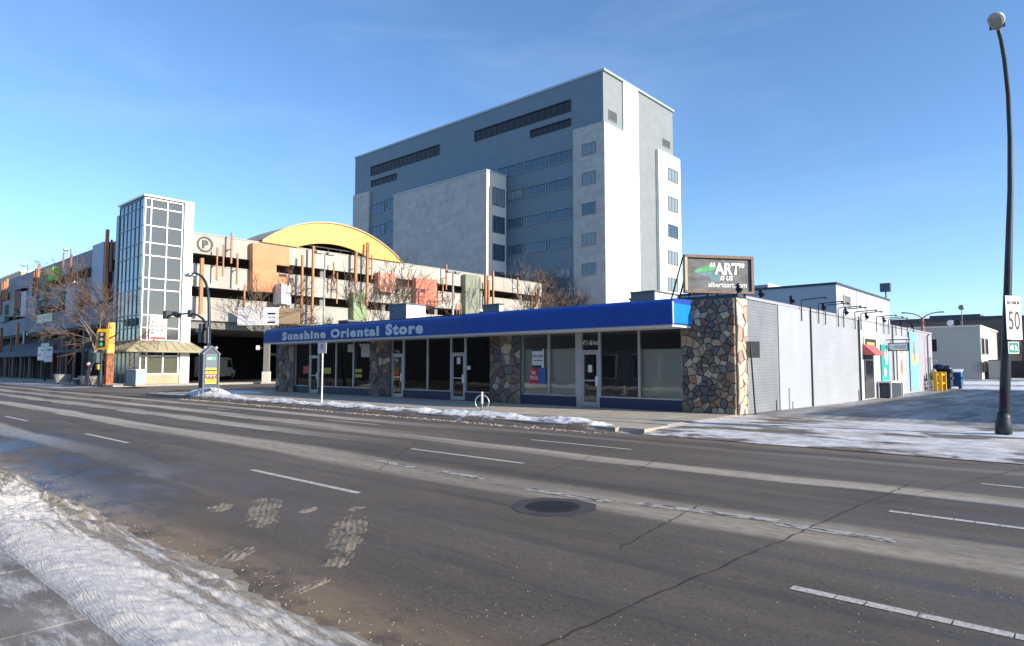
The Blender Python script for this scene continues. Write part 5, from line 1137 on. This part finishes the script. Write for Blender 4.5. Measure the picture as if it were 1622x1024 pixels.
# tall lamp post at right with speed sign
PXX, PYY = gnd(1590, 690, .1); 
lp = thing('street_lamp', (PXX, PYY, 0), 'tall dark lamp post at the right edge leaning its head over the road', 'street lamp')
def LY(px_, py_, Y): x, z = onY(px_, py_, Y); return (x, Y, z)
path = [(PXX, PYY, .12), LY(1594, 540, PYY), LY(1600.5, 300, PYY), LY(1600, 220, PYY-.05), LY(1597, 150, PYY-.35), LY(1591, 95, PYY-.9), LY(1585, 62, PYY-1.45), LY(1580.5, 44, PYY-1.8)]
MB().tube(path, [.112,.090,.058,.050,.045,.040,.036,.034], 12).build('pole', pole_green, lp, True)
MB().tube([(PXX,PYY,.1),(PXX,PYY,.36),(PXX+.01,PYY,.5),(PXX+.01,PYY,.6)], [.165,.155,.135,.12], 12).build('base', pole_green, lp, True)
g = MB()
for k in range(4): a = PI/4+k*PI/2; g.tube([(PXX+.19*math.cos(a), PYY+.19*math.sin(a), .1), (PXX+.19*math.cos(a), PYY+.19*math.sin(a), .16)], .025, 6)
g.build('bolt', steel_grey, lp)
h0 = Vector(path[-1]); hd = (Vector(LY(1575, 20, PYY-2.25))-h0); 
hl_ = MB(); n_seg = 9; dn = hd.normalized()
sv = dn.cross(Vector((0,0,1))).normalized(); uv_ = sv.cross(dn)
prof = [(-.09,.038,.034),(.02,.085,.06),(.11,.13,.08),(.23,.155,.088),(.34,.14,.075),(.41,.10,.05),(.44,.04,.022)]
for (a, w_, h_) in prof:
    for k in range(12): q = 2*PI*k/12; hl_.v.append(tuple(h0+dn*a+sv*(w_*math.cos(q))+uv_*(h_*math.sin(q)*(1 if math.sin(q) > 0 else .75))))
for i in range(len(prof)-1):
    for k in range(12): hl_.f.append((i*12+k, i*12+(k+1)%12, (i+1)*12+(k+1)%12, (i+1)*12+k))
hl_.f.append(tuple(range(12))[::-1]); hl_.f.append(tuple(len(hl_.v)-12+k for k in range(12)))
hl_.build('lamp_head', mat('lamp_grey', (.40,.42,.43), .45, .3), lp, True)
ln = MB(); 
for k in range(5): a = .18+k*.085; 
ln.obox(h0, dn, sv, uv_, .09,.35,-.10,.10,-.082,-.058); ln.build('lens', mat('lens_grey', (.30,.32,.30), .2), lp)
ln = MB(); ln.obox(h0, dn, sv, uv_, .06,.085,-.132,.132,-.073,.073); ln.build('lens_band', black_metal, lp)
MB().box(PXX-.02, PXX+.08, PYY-.128, PYY-.09, .7, 1.15).build('hand_hole', black_metal, lp)
# speed sign
th_ = math.radians(62); sr_ = Vector((math.cos(th_), math.sin(th_), 0)); su_ = Vector((0,0,1)); sn_ = sr_.cross(su_)
def sign_on(name, px0, py0, py1, Y, wid, m, label, cat='sign', rv=sr_, dpt=.006):
    x, z1 = onY(px0, py0, Y); z0 = onY(px0, py1, Y)[1]; o_ = Vector((x, Y, z0)); t = thing(name, tuple(o_), label, cat)
    nn = rv.cross(Vector((0,0,1))); MB().obox(o_, rv, su_, nn, 0, wid, 0, z1-z0, -dpt, 0).build('plate', m, t); return t, o_, z1-z0, nn
t, o_, h_, nn = sign_on('speed_sign', 1592.2, 468.5, 538, PYY-.42, .50, bright_white, 'white MAXIMUM 50 speed sign on the tall lamp post')
g = MB(); bw = .012
for (a, b, c, d) in ((.015,.585,.015,.03),(.015,.585,h_-.03,h_-.015),(.015,.03,.03,h_-.03),(.57,.585,.03,h_-.03)): pass
text('MAXIMUM', 'lettering', black_ink, t, tuple(o_+sr_*.05+su_*(h_*.80)), sr_, su_, .40, h_*.085, off=.01, depth=.004)
text('50', 'lettering', black_ink, t, tuple(o_+sr_*.07+su_*(h_*.22)), sr_, su_, .37, h_*.43, off=.005, depth=.004)
t, o_, h_, nn = sign_on('street_name_plate', 1596, 541, 561, PYY-.40, .37, sign_green, 'small green 48 St plate under the speed sign')
g = MB(); 
for (a, b, c, d) in ((.012,.358,.012,.026),(.012,.358,h_-.026,h_-.012),(.012,.026,.027,h_-.027),(.344,.358,.027,h_-.027)): g.obox(o_, sr_, su_, nn, a, b, c, d, .001, .004)
g.build('border', bright_white, t); text('48 St', 'lettering', bright_white, t, tuple(o_+sr_*.055+su_*(h_*.28)), sr_, su_, .26, h_*.44, off=.02, depth=.004)
# no parking sign on the snow bank
NX, NY = gnd(509.5, 641, .1); t = thing('no_parking_sign', (NX, NY, 0), 'white no parking sign on a white post standing in the far snow bank', 'sign')
MB().tube([(NX,NY,.05),(NX,NY,onY(509,543,NY)[1])], .032, 8).build('post', white_paint, t)
xa, z1 = onY(503.5, 543, NY-.05); xb, z0 = onY(516.5, 560, NY-.05); MB().box(xa, xb, NY-.05, NY-.038, z0, z1).build('plate', bright_white, t)
g = MB(); cx_, cz_ = (xa+xb)/2, z0+(z1-z0)*.62
for k in range(20): a0, a1 = 2*PI*k/20, 2*PI*(k+1)/20; g.prism([(.085*math.cos(a0),.085*math.sin(a0)),(.11*math.cos(a0),.11*math.sin(a0)),(.11*math.cos(a1),.11*math.sin(a1)),(.085*math.cos(a1),.085*math.sin(a1))], (cx_,NY-.051,cz_), X1, Z1, (0,-1,0), 0, .003)
g.obox((cx_,NY-.051,cz_), (.7,0,-.7), (.7,0,.7), (0,-1,0), -.09,.09,-.012,.012,0,.003); g.build('symbol', red_flat, t); text('P', 'lettering', black_ink, t, (cx_-.035, NY-.0505, cz_-.05), X1, Z1, .07, .1, off=.02, depth=.0005)
# bike ring post
BX_, BY_ = gnd(763.5, 654, .1); t = thing('bike_post', (BX_, BY_, 0), 'white post with a round bike ring on the pavement before the middle stone pier', 'bike rack')
MB().tube([(BX_,BY_,.1),(BX_,BY_,.1+.30)], .03, 8).build('post', steel_grey, t); MB().tube([(BX_,BY_,.40),(BX_,BY_,onY(763,621,BY_)[1])], .034, 8).build('post_top', bright_white, t)
rc = onY(763.5, 637.5, BY_); pts = [(BX_+.20*math.cos(2*PI*k/20), BY_+.12*math.cos(2*PI*k/20), rc[1]+.235*math.sin(2*PI*k/20)) for k in range(21)]; MB().tube(pts, .02, 6, cap=False).build('ring', alu, t, True)
# sign seen from behind at the alley corner
AX_, AY_ = -8.05, 20.62; ZA = .1; t = thing('parking_sign', (AX_, AY_, 0), 'grey back of a sign on a thin post at the alley corner', 'sign')
zt = onY(1190.5, 541, AY_)[1]; MB().tube([(AX_,AY_,0),(AX_-.12,AY_,zt)], .028, 8).build('post', black_metal, t)
o_ = Vector((AX_-.2, AY_-.1, onY(1190,567,AY_)[1])); r_ = Vector((.75,.66,0)); MB().obox(o_, r_, su_, r_.cross(su_), 0,.42,0,zt-o_.z,-.008,0).build('plate', mat('sign_back', (.05,.055,.06), .55, .4, var=.1), t)
MB().tube([(AX_,AY_,0),(AX_,AY_,.06)], .06, 8).build('base', black_metal, t)
# traffic signal poles -----------------------------------------------
def sig_head(g_body, g_lens, o, r, u=Z1, w_=.42, h_=1.05, lit=None):
    n_ = Vector(r).cross(Vector(u)); o = Vector(o); r = Vector(r); u = Vector(u)
    g_body.obox(o, r, u, n_, -w_/2, w_/2, 0, h_, -.16, .0)
    for k in range(3):
        c = o+u*(h_*(k+.5)/3)
        g_lens.prism([(.125*math.cos(2*PI*i/12), .125*math.sin(2*PI*i/12)) for i in range(12)], c, r, u, n_, .001, .02)
        g_body.tube([c+n_*.0+u*.13-r*.12, c+n_*.22+u*.155-r*.1], .015, 4)
def arm_pole(name, base, ztop, arm_pts, label, rad=.13):
    t = thing(name, (base[0], base[1], 0), label, 'traffic signal'); MB().tube([(base[0],base[1],0),(base[0],base[1],.5),(base[0],base[1],ztop)], [rad*1.35,rad,rad*.75], 10).build('pole', pole_green, t, True)
    MB().tube(arm_pts, [rad*.75]+[rad*.62-.03*i/len(arm_pts) for i in range(len(arm_pts)-1)], 8).build('mast_arm', pole_green, t, True); return t
sb = gnd(158.5, 613.6); SY = sb[1]
P_ = lambda a, b, Y=SY: LY(a, b, Y)
tl = arm_pole('signal_pole', sb, P_(158.5, 540)[2], [P_(157, 550), P_(149, 533), P_(138, 520), P_(125, 512), P_(105, 507.5), P_(85, 505.5), P_(60, 503), P_(20, 501), P_(-30, 499.5)], 'signal pole at far left corner with curved mast arm and green street plate')
yb_ = MB(); yl_ = MB(); c0 = P_(162.5, 554, SY-.35)
rr = Vector((.75,.66,0)).normalized(); nn = rr.cross(Vector(Z1))
hd_ = MB(); hd_.obox(Vector(c0), rr, Z1, nn, -.42,.42,0,1.55,-.05,0); hd_.build('backboard', yellow_paint, tl)
sig_head(yb_, yl_, Vector(c0)+Vector((0,0,.22))+nn*.17, rr, h_=1.1); yb_.build('signal_head', black_metal, tl); yl_.build('lens', mat('lens_pale', (.45,.42,.40), .2), tl)
gm_ = D.materials.new('green_signal_light'); gm_.use_nodes = True; gp2_ = gm_.node_tree.nodes['Principled BSDF']; gp2_.inputs['Base Color'].default_value = (.0,.5,.3,1); gp2_.inputs['Emission Color'].default_value = (.0,.8,.45,1); gp2_.inputs['Emission Strength'].default_value = .25
cg = Vector(c0)+Vector((0,0,.22+1.1/6))+nn*.17; MB().prism([(.125*math.cos(2*PI*i/12), .125*math.sin(2*PI*i/12)) for i in range(12)], cg, rr, Z1, nn, .021, .03).build('green_lens', gm_, tl)
g = MB(); cb = P_(154, 568); g.obox(Vector(P_(151,571)), (.9,.4,0), Z1, (.4,-.9,0), -.5,.35,-.2,.6,-.2,.2); g.build('signal_head', mat('signal_side', (.10,.16,.16), .5), tl); MB().box(sb[0]-.22, sb[0]+.22, SY-.28, SY-.14, 1.35, 1.75).build('push_button', yellow_paint, tl)
MB().obox(Vector(P_(64,569)), X1, Z1, (0,-1,0), 0,0.01,0,.01,0,.01)
g = MB(); g.obox(Vector(P_(41,536.)), X1, Z1, (0,-1,0), -.3,.3,-.6,.7,0,.2); g.build('signal_head', black_metal, tl); g = MB(); a_ = P_(42.5,529.5,SY-.25); g.sphere(a_, .14,.04,.14, 8, 5); g.build('green_lens', gm_, tl); MB().tube([P_(42,536),P_(42,502)], .04, 5).build('hanger', steel_grey, tl)
def plate(px0, px1, y0, y1, Y, m, label, txt=None, name='street_name_plate', cat='sign'):
    xa, z1 = onY(px0, y0, Y); xb, z0 = onY(px1, y1, Y); t = thing(name, (xa, Y, z0), label, cat); MB().box(xa, xb, Y, Y+.03, z0, z1).build('plate', m, t)
    if txt: text(txt, 'lettering', bright_white, t, (xa+.14*(xb-xa), Y-.001, z0+.25*(z1-z0)), X1, Z1, .72*(xb-xa), .5*(z1-z0), off=.03, depth=.012)
    return t
sgn = mat('sign_teal_green', (.0,.36,.30), .4, var=.05)
t = plate(58.8, 81, 499.8, 509, SY-.2, sgn, 'green 48 St plate hung on the mast arm at the far left corner', '48 St')
# yellow base post: the big orange post by the tower
op = thing('orange_post', gnd(171.5, 612)+(0,), 'tall rust orange post with a bright yellow upper length at the garage corner', 'post'); ox, oy = gnd(171.5, 612)
zy = LY(171.5, 512, oy)[2]; zm = LY(171.5, 560, oy)[2]; MB().box(ox-.26, ox+.26, oy-.26, oy+.26, 0, zm).build('shaft', mat('rust_orange', (.36,.12,.04), .6, var=.3, scale=3), op); MB().box(ox-.26, ox+.26, oy-.26, oy+.26, zm+.001, zy).build('upper_shaft', mat('amber_paint', (.72,.40,.06), .5, var=.1), op)
# curved street lamp at the far corner
def curved_lamp(base, pts, label, headdir):
    t = thing('street_lamp', (base[0], base[1], 0), label, 'street lamp', 'curved grey street lamps at the crossing'); MB().tube([(base[0],base[1],0)]+pts, [.11]+[.09-.035*i/len(pts) for i in range(len(pts))], 8).build('pole', pole_green, t, True)
    g = MB(); head_lamp(g, pts[-1], headdir); g.build('lamp_head', mat('lamp_pale', (.55,.56,.55), .4, .2), t); return t
s2 = gnd(159.8, 612); Q = lambda a, b: LY(a, b, s2[1]); curved_lamp(s2, [Q(159,520), Q(158.5,490), Q(156,474), Q(150,461), Q(141,453), Q(130,448.5), Q(121,446.5)], 'curved street lamp behind the signal pole by the bare tree', (-1,0,-.08))
s3 = gnd(331.5, 628); Q = lambda a, b: LY(a, b, s3[1]); curved_lamp(s3, [Q(331.5,520), Q(331,480), Q(329.5,462), Q(325.5,447), Q(319,437.5), Q(311,433.5), Q(305,433.5)], 'curved street lamp just left of the pylon sign', (-1,0,-.05))
s4 = gnd(327.5, 629); SY4 = s4[1]; Q = lambda a, b, Y=None: LY(a, b, SY4 if Y is None else Y)
tr = arm_pole('signal_pole', s4, Q(328,520)[2], [Q(327.5,522), Q(325.5,513), Q(321,505), Q(313,499.5), Q(303,496.5), Q(285,498), Q(262,501)], 'signal pole by the pylon sign with its mast arm across the glass tower', .11)
g = MB(); g.obox(Vector(Q(265,498)), X1, Z1, (0,-1,0), -.30,.25,-.26,.2,-.15,.15); g.build('signal_head', black_metal, tr); MB().tube([Q(283,500), Q(276,497)], .16, 6).build('camera_housing', black_metal, tr); MB().obox(Vector(Q(302,497)), X1, Z1, (0,-1,0), -.2,.2,-.2,.2,-.1,.1).build('bracket_plate', pole_green, tr)
g = MB(); g.obox(Vector(Q(322,519)), X1, Z1, (0,-1,0), -.1,.18,-.82,.2,-.1,.2); g.build('signal_head', black_metal, tr)
for (a, b) in ((313,524),(318,523)): MB().obox(Vector(Q(a,b)), (.9,-.4,0), Z1, (-.4,-.9,0), -.25,.1,-.08,.10,-.1,.1).build('visor', mat('visor_grey', (.4,.42,.42), .4), tr)
MB().tube([Q(324.5,518.5,SY4-.12),Q(330,518.5,SY4-.12),Q(330,543.5,SY4-.12),Q(324.5,543.5,SY4-.12)], .022, 5).build('signal_frame', alu, tr)
# pylon sign
b_ = gnd(334, 629, .12); SX = b_[0]; t = thing('pylon_sign', (SX, b_[1], 0), 'dark pylon sign with gable top reading DETOX NOW, standing in snow beside the store', 'sign')
PZ = lambda y: onX(333, y, SX)[1]
ya = onX(321.5, 600, SX)[0]; yb = onX(345.8, 600, SX)[0]; ze, zp, zb = PZ(560), PZ(549.5), PZ(614.5); ym = (ya+yb)/2; Wd = yb-ya
steel_blue = mat('pylon_navy', (.05,.07,.10), .5, .2, var=.1); DP = .42
MB().prism([(ya,zb),(yb,zb),(yb,ze),(ym,zp),(ya,ze)], (SX,0,0), Y1, Z1, X1, -DP, 0).build('cabinet', steel_blue, t)
for dx in (.03, -DP-.03):
    g = MB()
    for (p, q_) in (((ya-.06,ze-.05),(ym,zp+.03)),((ym,zp+.03),(yb+.06,ze-.05)),((ya,ze),(ya,.0)),((yb,ze),(yb,0))): g.tube([(SX+dx,p[0],p[1]),(SX+dx,q_[0],q_[1])], .03, 5)
    stuff(g.build('frame', alu, t))
def prow(y0, y1, m, a=.14, b=.86, pr=.012): MB().box(SX+.001, SX+pr, ya+a*Wd, ya+b*Wd, PZ(y1), PZ(y0)).build('print', m, t)
yel = mat('sign_yellow', (.80,.66,.05), .5, var=.05); grn = mat('logo_green', (.10,.5,.25), .5)
prow(561, 580, mat('pylon_face', (.12,.17,.21), .5)); prow(584,586, yel); prow(588,592.5, yel); prow(593.5,599, red_flat); prow(600,604.5, yel); prow(606,608, yel); prow(566,570.5, grn, .22,.8,.02)
prow(581, 583, steel_grey); prow(566.5, 570, white_paint, .26,.5,.026)
text('DETOX', 'lettering', black_ink, t, (SX+.013, ya+.18*Wd, PZ(592.2)+.01), Y1, Z1, .64*Wd, .135, off=.02, depth=.004); text('NOW', 'lettering', black_ink, t, (SX+.013, ya+.27*Wd, PZ(604.2)+.01), Y1, Z1, .46*Wd, .135, off=.02, depth=.004)
for k in range(3): c = ya+(.28+.22*k)*Wd; MB().prism([(c,PZ(598.4)),(c+.09*Wd,PZ(594.4)),(c-.09*Wd,PZ(594.4))], (SX+.013,0,0), Y1, Z1, X1, 0, .004).build('print', bright_white, t)
for k in (0, 1, 2): MB().sphere((SX-.1-.05*k,ya+.1+k*Wd*.4,ze+.28), .07,.07,.07, 8, 5).build('lamp', white_paint, t)
# sign cluster at far left corner
cb_ = gnd(71, 606); cy2 = cb_[1]; t = thing('sign_cluster', (cb_[0], cy2, 0), 'cluster of white parking signs under a green plate on one dark post, far left', 'sign')
MB().tube([(cb_[0],cy2,0),(cb_[0],cy2,LY(72,545,cy2)[2])], .09, 6).build('post', black_metal, t)
def cpl(a, b, c, d, m, nm='plate'): xa, z1 = onY(a, c, cy2-.15); xb, z0 = onY(b, d, cy2-.15); MB().box(xa, xb, cy2-.17, cy2-.15, z0, z1).build(nm, m, t)
cpl(60.5,69,550,571,bright_white); cpl(70.5,82.5,550,573.5,white_paint); cpl(65.5,78,544.5,549.3,sgn)
def cpl2(a, b, c, d, m): xa, z1 = onY(a, c, cy2-.2); xb, z0 = onY(b, d, cy2-.2); MB().box(xa, xb, cy2-.21, cy2-.2, z0, z1).build('print', m, t)
cpl2(74.5,80.5,553,556,black_ink); cpl2(64.5,68,554,556,black_ink); cpl2(61,64,561,564,red_flat); cpl2(73,81,565,566,grey_ink)
# utility cabinet, planter, bin, person, benches
ub = gnd(207.5, 612, .12); t = thing('utility_cabinet', (ub[0], ub[1], 0), 'pale grey utility cabinet on a slab in front of the glass tower', 'cabinet'); z_ = LY(207,586.5,ub[1])[2]; xa, xb = onY(199.5,600,ub[1])[0], onY(215,600,ub[1])[0]
MB().box(xa, xb, ub[1], ub[1]+.7, .25, z_).build('box', mat('cabinet_grey', (.30,.38,.40), .5, var=.1), t); MB().box(xa-.1, xb+.5, ub[1]-.15, ub[1]+.9, .12, .249).build('slab', walk_m, t); MB().box(xa-.04, xb+.04, ub[1]-.04, ub[1]+.74, z_+.001, z_+.06).build('lid', bright_white, t); MB().box((xa+xb)/2-.01, (xa+xb)/2+.01, ub[1]-.012, ub[1]-.001, .3, z_-.05).build('door_gap', steel_grey, t)
def tub(px0, px1, y0, y1, m, label, name, cat, leg=False):
    c = gnd((px0+px1)/2, y1, .12); xa, xb = onY(px0, y1, c[1])[0], onY(px1, y1, c[1])[0]; z1 = LY(px0, y0, c[1])[2]; cx_ = (xa+xb)/2; r0 = (xb-xa)/2
    t = thing(name, (cx_, c[1], .12), label, cat); MB().tube([(cx_,c[1]+r0,.12),(cx_,c[1]+r0,z1-.1),(cx_,c[1]+r0,z1)], [r0*.78,r0*.98,r0], 14).build('body', m, t); MB().tube([(cx_,c[1]+r0,z1+.001),(cx_,c[1]+r0,z1+.06)], r0*1.05, 14).build('rim', concrete_b, t); return t
tub(116.5,131.5,597,609.5, concrete, 'tapered pale concrete planter beside the walking person', 'planter', 'planter'); tub(80,87.5,594,606, concrete, 'narrow pale litter bin just right of the sign cluster', 'litter_bin', 'bin')
c = gnd(112, 609, .12); t = thing('bench', (c[0], c[1]+.6, .12), 'white topped bench left of the concrete planter', 'bench'); xa, xb = onY(104.5,600,c[1])[0], onY(117,600,c[1])[0]; MB().box(xa, xb, c[1]+.5, c[1]+1.0, .52, .60).build('seat', white_paint, t); MB().box(xb-.4, xb-.2, c[1]+.55, c[1]+.95, .12, .519).build('leg', soffit_m, t); MB().box(xa+.15, xa+.35, c[1]+.55, c[1]+.95, .12, .519).build('leg', soffit_m, t)
# person walking
pc_ = gnd(138.5, 611, .12); hx, hy = pc_
cloth = mat('navy_coat', (.02,.025,.045), .85, var=.2)
def skin_body(name, loc, J, E_, Rr, material, parent=None):
    me = D.meshes.new(name); me.from_pydata(J, E_, []); ob = D.objects.new(name, me); COL.objects.link(ob); me.materials.append(material)
    me.skin_vertices.new(name='') if hasattr(me.skin_vertices, 'new') and len(me.skin_vertices) == 0 else None
    ob.modifiers.new('skin', 'SKIN'); 
    if len(me.skin_vertices):
        for i, r_ in enumerate(Rr): me.skin_vertices[0].data[i].radius = (r_, r_)
        me.skin_vertices[0].data[0].use_root = True
    s = ob.modifiers.new('sub', 'SUBSURF'); s.levels = 2; s.render_levels = 2
    return ob
t = thing('person', (hx, hy, .12), 'person in a dark coat with pale hood walking by the concrete planter', 'person')
J = [(0,0,.90),(0,0,1.15),(0,0,1.38),(0,0,1.50),(0,0,1.60),(.09,0,.86),(.17,-.04,.48),(.22,.0,.08),(.24,-.12,.03),(-.09,0,.86),(-.13,.10,.48),(-.16,.28,.10),(-.16,.18,.03),(.19,0,1.36),(.24,-.10,1.10),(.20,-.28,1.0),(-.19,0,1.36),(-.25,.06,1.10),(-.24,-.02,.87)]
E_ = [(0,1),(1,2),(2,3),(3,4),(0,5),(5,6),(6,7),(7,8),(0,9),(9,10),(10,11),(11,12),(2,13),(13,14),(14,15),(2,16),(16,17),(17,18)]
Rr = [.17,.17,.18,.065,.09,.10,.07,.055,.05,.10,.07,.055,.05,.075,.06,.045,.075,.06,.045]
bo = skin_body('body', (hx,hy,.12), J, E_, Rr, cloth); bo.parent = t
MB().sphere((hx, hy-.02, .12+1.64), .10,.115,.135, 12, 8).build('head', mat('skin_tone', (.48,.30,.22), .6), t, True)
MB().sphere((hx, hy+.02, .12+1.68), .125,.12,.125, 12, 8).build('hood', mat('pale_wool', (.55,.50,.47), .9, var=.2), t, True)
MB().box(hx-.19, hx+.19, hy-.13, hy+.14, .12+.72, .12+1.0).build('coat_hem', cloth, t)
# vehicles in and beside the garage
def vehicle(name, x, y, rot, prof, width, label, cat, body_m, wheels, win, zoff=0.0):
    t = thing(name, (x, y, zoff), label, cat); t.rotation_euler = (0,0,rot); L0 = t.location.copy(); t.location = (0,0,0)
    g = MB(); g.prism(prof, (0,-width/2,0), X1, Z1, (0,1,0), 0, width); bd = g.build('body', body_m, t)
    for (wx, r_) in wheels:
        for s in (-1,1):
            w0 = MB().tube([(wx,s*(width/2-.2),r_),(wx,s*(width/2+.01),r_)], r_, 16).build('wheel', black_metal, t); MB().tube([(wx,s*(width/2+.011),r_),(wx,s*(width/2+.03),r_)], r_*.55, 10).build('rim', alu, w0)
    for pl in win:
        for s in (-1,1): MB().prism(pl, (0,s*(width/2+.001)-(0 if s > 0 else .01),0), X1, Z1, (0,1,0), 0, .01).build('window', glass_plain, t)
    x0 = min(p[0] for p in prof); x1 = max(p[0] for p in prof)
    for s in (-1,1): MB().box(x0-.02, x0-.001, s*width*.38-.1, s*width*.38+.1, .75, .95).build('tail_light', red_flat, t); MB().box(x1+.001, x1+.02, s*width*.36-.14, s*width*.36+.14, .65, .8).build('headlight', bright_white, t)
    t.location = L0; return t
carp = [(-2.2,.35),(2.2,.35),(2.25,.75),(1.3,.92),(.55,1.42),(-1.3,1.45),(-2.0,1.0),(-2.25,.9)]
vehicle('parked_car', -68.5, 43.5, 1.4, carp, 1.75, 'dark car parked in the shade under the garage deck', 'car', mat('car_charcoal', (.04,.045,.055), .25, .3), ((-1.35,.33),(1.35,.33)), [[(-1.2,.98),(.45,.98),(.4,1.36),(-1.1,1.38)]])
vanp = [(-3.2,.45),(3.0,.45),(3.1,1.1),(2.2,1.3),(1.7,2.55),(-3.2,2.65)]
vx, vy = gnd(356, 601); vehicle('parked_van', -75.0, 33.6, 2.35, vanp, 2.1, 'grey white van in the dark under the garage beside the pylon sign', 'van', mat('van_dirty_white', (.40,.38,.35), .5, var=.2), ((-1.9,.4),(2.1,.4)), [[(.6,1.45),(2.0,1.45),(1.6,2.3),(.6,2.35)]])
vehicle('parked_car', -104, 19.0-2.7, 0, carp, 1.75, 'dark car at the kerb near the left edge of the street', 'car', mat('car_navy', (.03,.04,.06), .25, .3), ((-1.35,.33),(1.35,.33)), [[(-1.2,.98),(.45,.98),(.4,1.36),(-1.1,1.38)]])
# twin arm lamp beyond the store
Yl = 62.0; t = thing('street_lamp', (onY(1461,560,Yl)[0], Yl, 0), 'rust red lamp post with twin curved arms above the far end of the side wall', 'street lamp'); x_ = onY(1461, 520, Yl)[0]
MB().tube([(x_,Yl,0),LY(1461,503,Yl)], [.16,.10], 8).build('pole', mat('rust_red', (.42,.13,.10), .6, var=.1), t, True)
for pts in ([(1461,505),(1455,500.5),(1446,497.5),(1436,496),(1428,496)],[(1461,505),(1467,500),(1476,496.5),(1486,494.8),(1496,494.3)]): MB().tube([LY(a,b,Yl) for a,b in pts], [.06,.05,.045,.05,.07], 6).build('arm', steel_grey, t, True)
# lamp posts before the garage front
for (px_, yt, lb) in ((514.7, 402, 'thin grey twin head lamp post before the garage, below the yellow arch'), (717.6, 432, 'thick pale twin head lamp post before the garage, left of the tall grey green panel')):
    Xl = -54.5; y_, z_ = onX(px_, yt, Xl); t = thing('street_lamp', (Xl, y_, 0), lb, 'street lamp', 'grey twin head lamp posts along the garage'); MB().tube([(Xl,y_,0),(Xl,y_,z_)], [.2,.11] if px_ > 600 else [.12,.07], 8).build('pole', mat('pole_grey', (.33,.34,.33), .5, .2), t, True)
    for s in (-1,1):
        h_ = MB(); h_.box(Xl-.25, Xl+.25, y_+s*.25, y_+s*1.0, z_-.1, z_+.15); h_.build('lamp_head', steel_grey, t)
# ================================================================ BARE TREES
def tree(base, h, spread, seed, label, trunk_r=.14, levels=5, lean=(0,0), m_t=bark, m_b=twig_m, nb=3, first=.28, group='bare street trees', up=.45, name='bare_tree', thin=.012):
    r_ = random.Random(seed); t = thing(name, (base[0], base[1], base[2]), label, 'tree', group)
    tk = MB(); br = MB(); B0 = Vector(base)
    def branch(p, d, ln, rad, lv):
        g = tk if lv <= 1 else br; n_ = 4 if lv < 2 else 3; pts = [p]; rads = [rad]; q = p; dd = d
        for i in range(n_):
            dd = (dd+Vector((r_.gauss(0,.16), r_.gauss(0,.16), r_.gauss(0,.08)+up*.10))).normalized(); q = q+dd*(ln/n_); pts.append(q); rads.append(max(thin*.6, rad*(1-.55*(i+1)/n_)))
        g.tube(pts, rads, 7 if lv == 0 else (5 if lv == 1 else 3), cap=False)
        if lv >= levels: return
        k = nb+(1 if r_.random() < .5 else 0)+(1 if lv >= 2 else 0)
        for i in range(k):
            f = r_.uniform(.35, 1.0) if lv > 0 else r_.uniform(.62, 1.0); idx = f*n_; a = int(min(n_-1, idx)); s = pts[a].lerp(pts[a+1], min(1, idx-a))
            ang = 2*PI*(i/k)+r_.uniform(-.6,.6); tilt = r_.uniform(.35,.95)*spread
            ax = dd.orthogonal().normalized(); ax = Matrix.Rotation(ang, 3, dd) @ ax; nd = (dd*math.cos(tilt)+ax*math.sin(tilt)); nd.z += up*.25; nd.normalize()
            branch(s, nd, ln*r_.uniform(.58,.82), max(thin, rads[min(a+1, n_)]*r_.uniform(.55,.75)), lv+1)
    branch(B0, Vector((lean[0], lean[1], 1)).normalized(), h*first, trunk_r, 0)
    tk.build('trunk', m_t, t, True); c_ = br.build('crown', m_b, t); return t
b0 = gnd(136, 610.5, .12)
tree((b0[0], b0[1], .1), 15.0, 1.1, 4, 'large bare leaning tree at the far left corner behind the walking person', .20, 5, (-.22,.10), bark_l, twig_m, 3, .30, up=.12, thin=.014)
def onTree(px_, X=-54.0): return onX(px_, 560, X)[0]
tree((-57.2, onX(452,560,-57.2)[0], .1), 16, .8, 12, 'bare tree in front of the large orange panel', .15, 5, (.05,-.05), first=.27, thin=.021, nb=2)
tree((-56.5, onX(480,560,-56.5)[0], .1), 13.5, .8, 33, 'bare tree between the white blade sign and the yellow arch', .13, 5, first=.30, thin=.021, nb=2)
tree((-50, onTree(560,-50), .1), 14.5, .75, 21, 'bare tree with dark limbs over the word Oriental', .17, 5, (-.12,0), bark, twig_m, first=.36, thin=.021, nb=2)
tree((-50, onTree(588,-50), .1), 12.5, .7, 22, 'bare dark tree in front of the sage green panel', .15, 5, (.1,0), first=.36, thin=.021, nb=2)
tree((-50, onTree(622,-50), .1), 14.0, .75, 23, 'pale barked bare tree between pink and coral panels', .17, 5, (0,0), bark_l, twig_m, first=.36, thin=.021, nb=2)
tree((-53, onTree(700,-53), .1), 14.0, .7, 29, 'bare tree right of the coral red panel', .14, 5, first=.33, m_t=bark_l, thin=.022, nb=2)
tree((-54, onTree(803), .1), 16.0, .65, 24, 'pale bare tree right of the three clustered orange rods', .16, 5, m_t=bark_l, first=.36, thin=.026, nb=2)
tree((-54, onTree(836), .1), 15.0, .65, 25, 'small bare tree at the far end of the garage front', .15, 5, m_t=bark_l, first=.36, thin=.026, nb=2)
bt = tree((-63.2, 77.2, .1), 21, .95, 26, 'dense round crowned bare tree against the office tower, beyond the garage end', .3, 6, m_t=bark, m_b=mat('mauve_twigs', (.20,.15,.14), .9, var=.2), nb=3, first=.30, group='bare street trees', thin=.032)
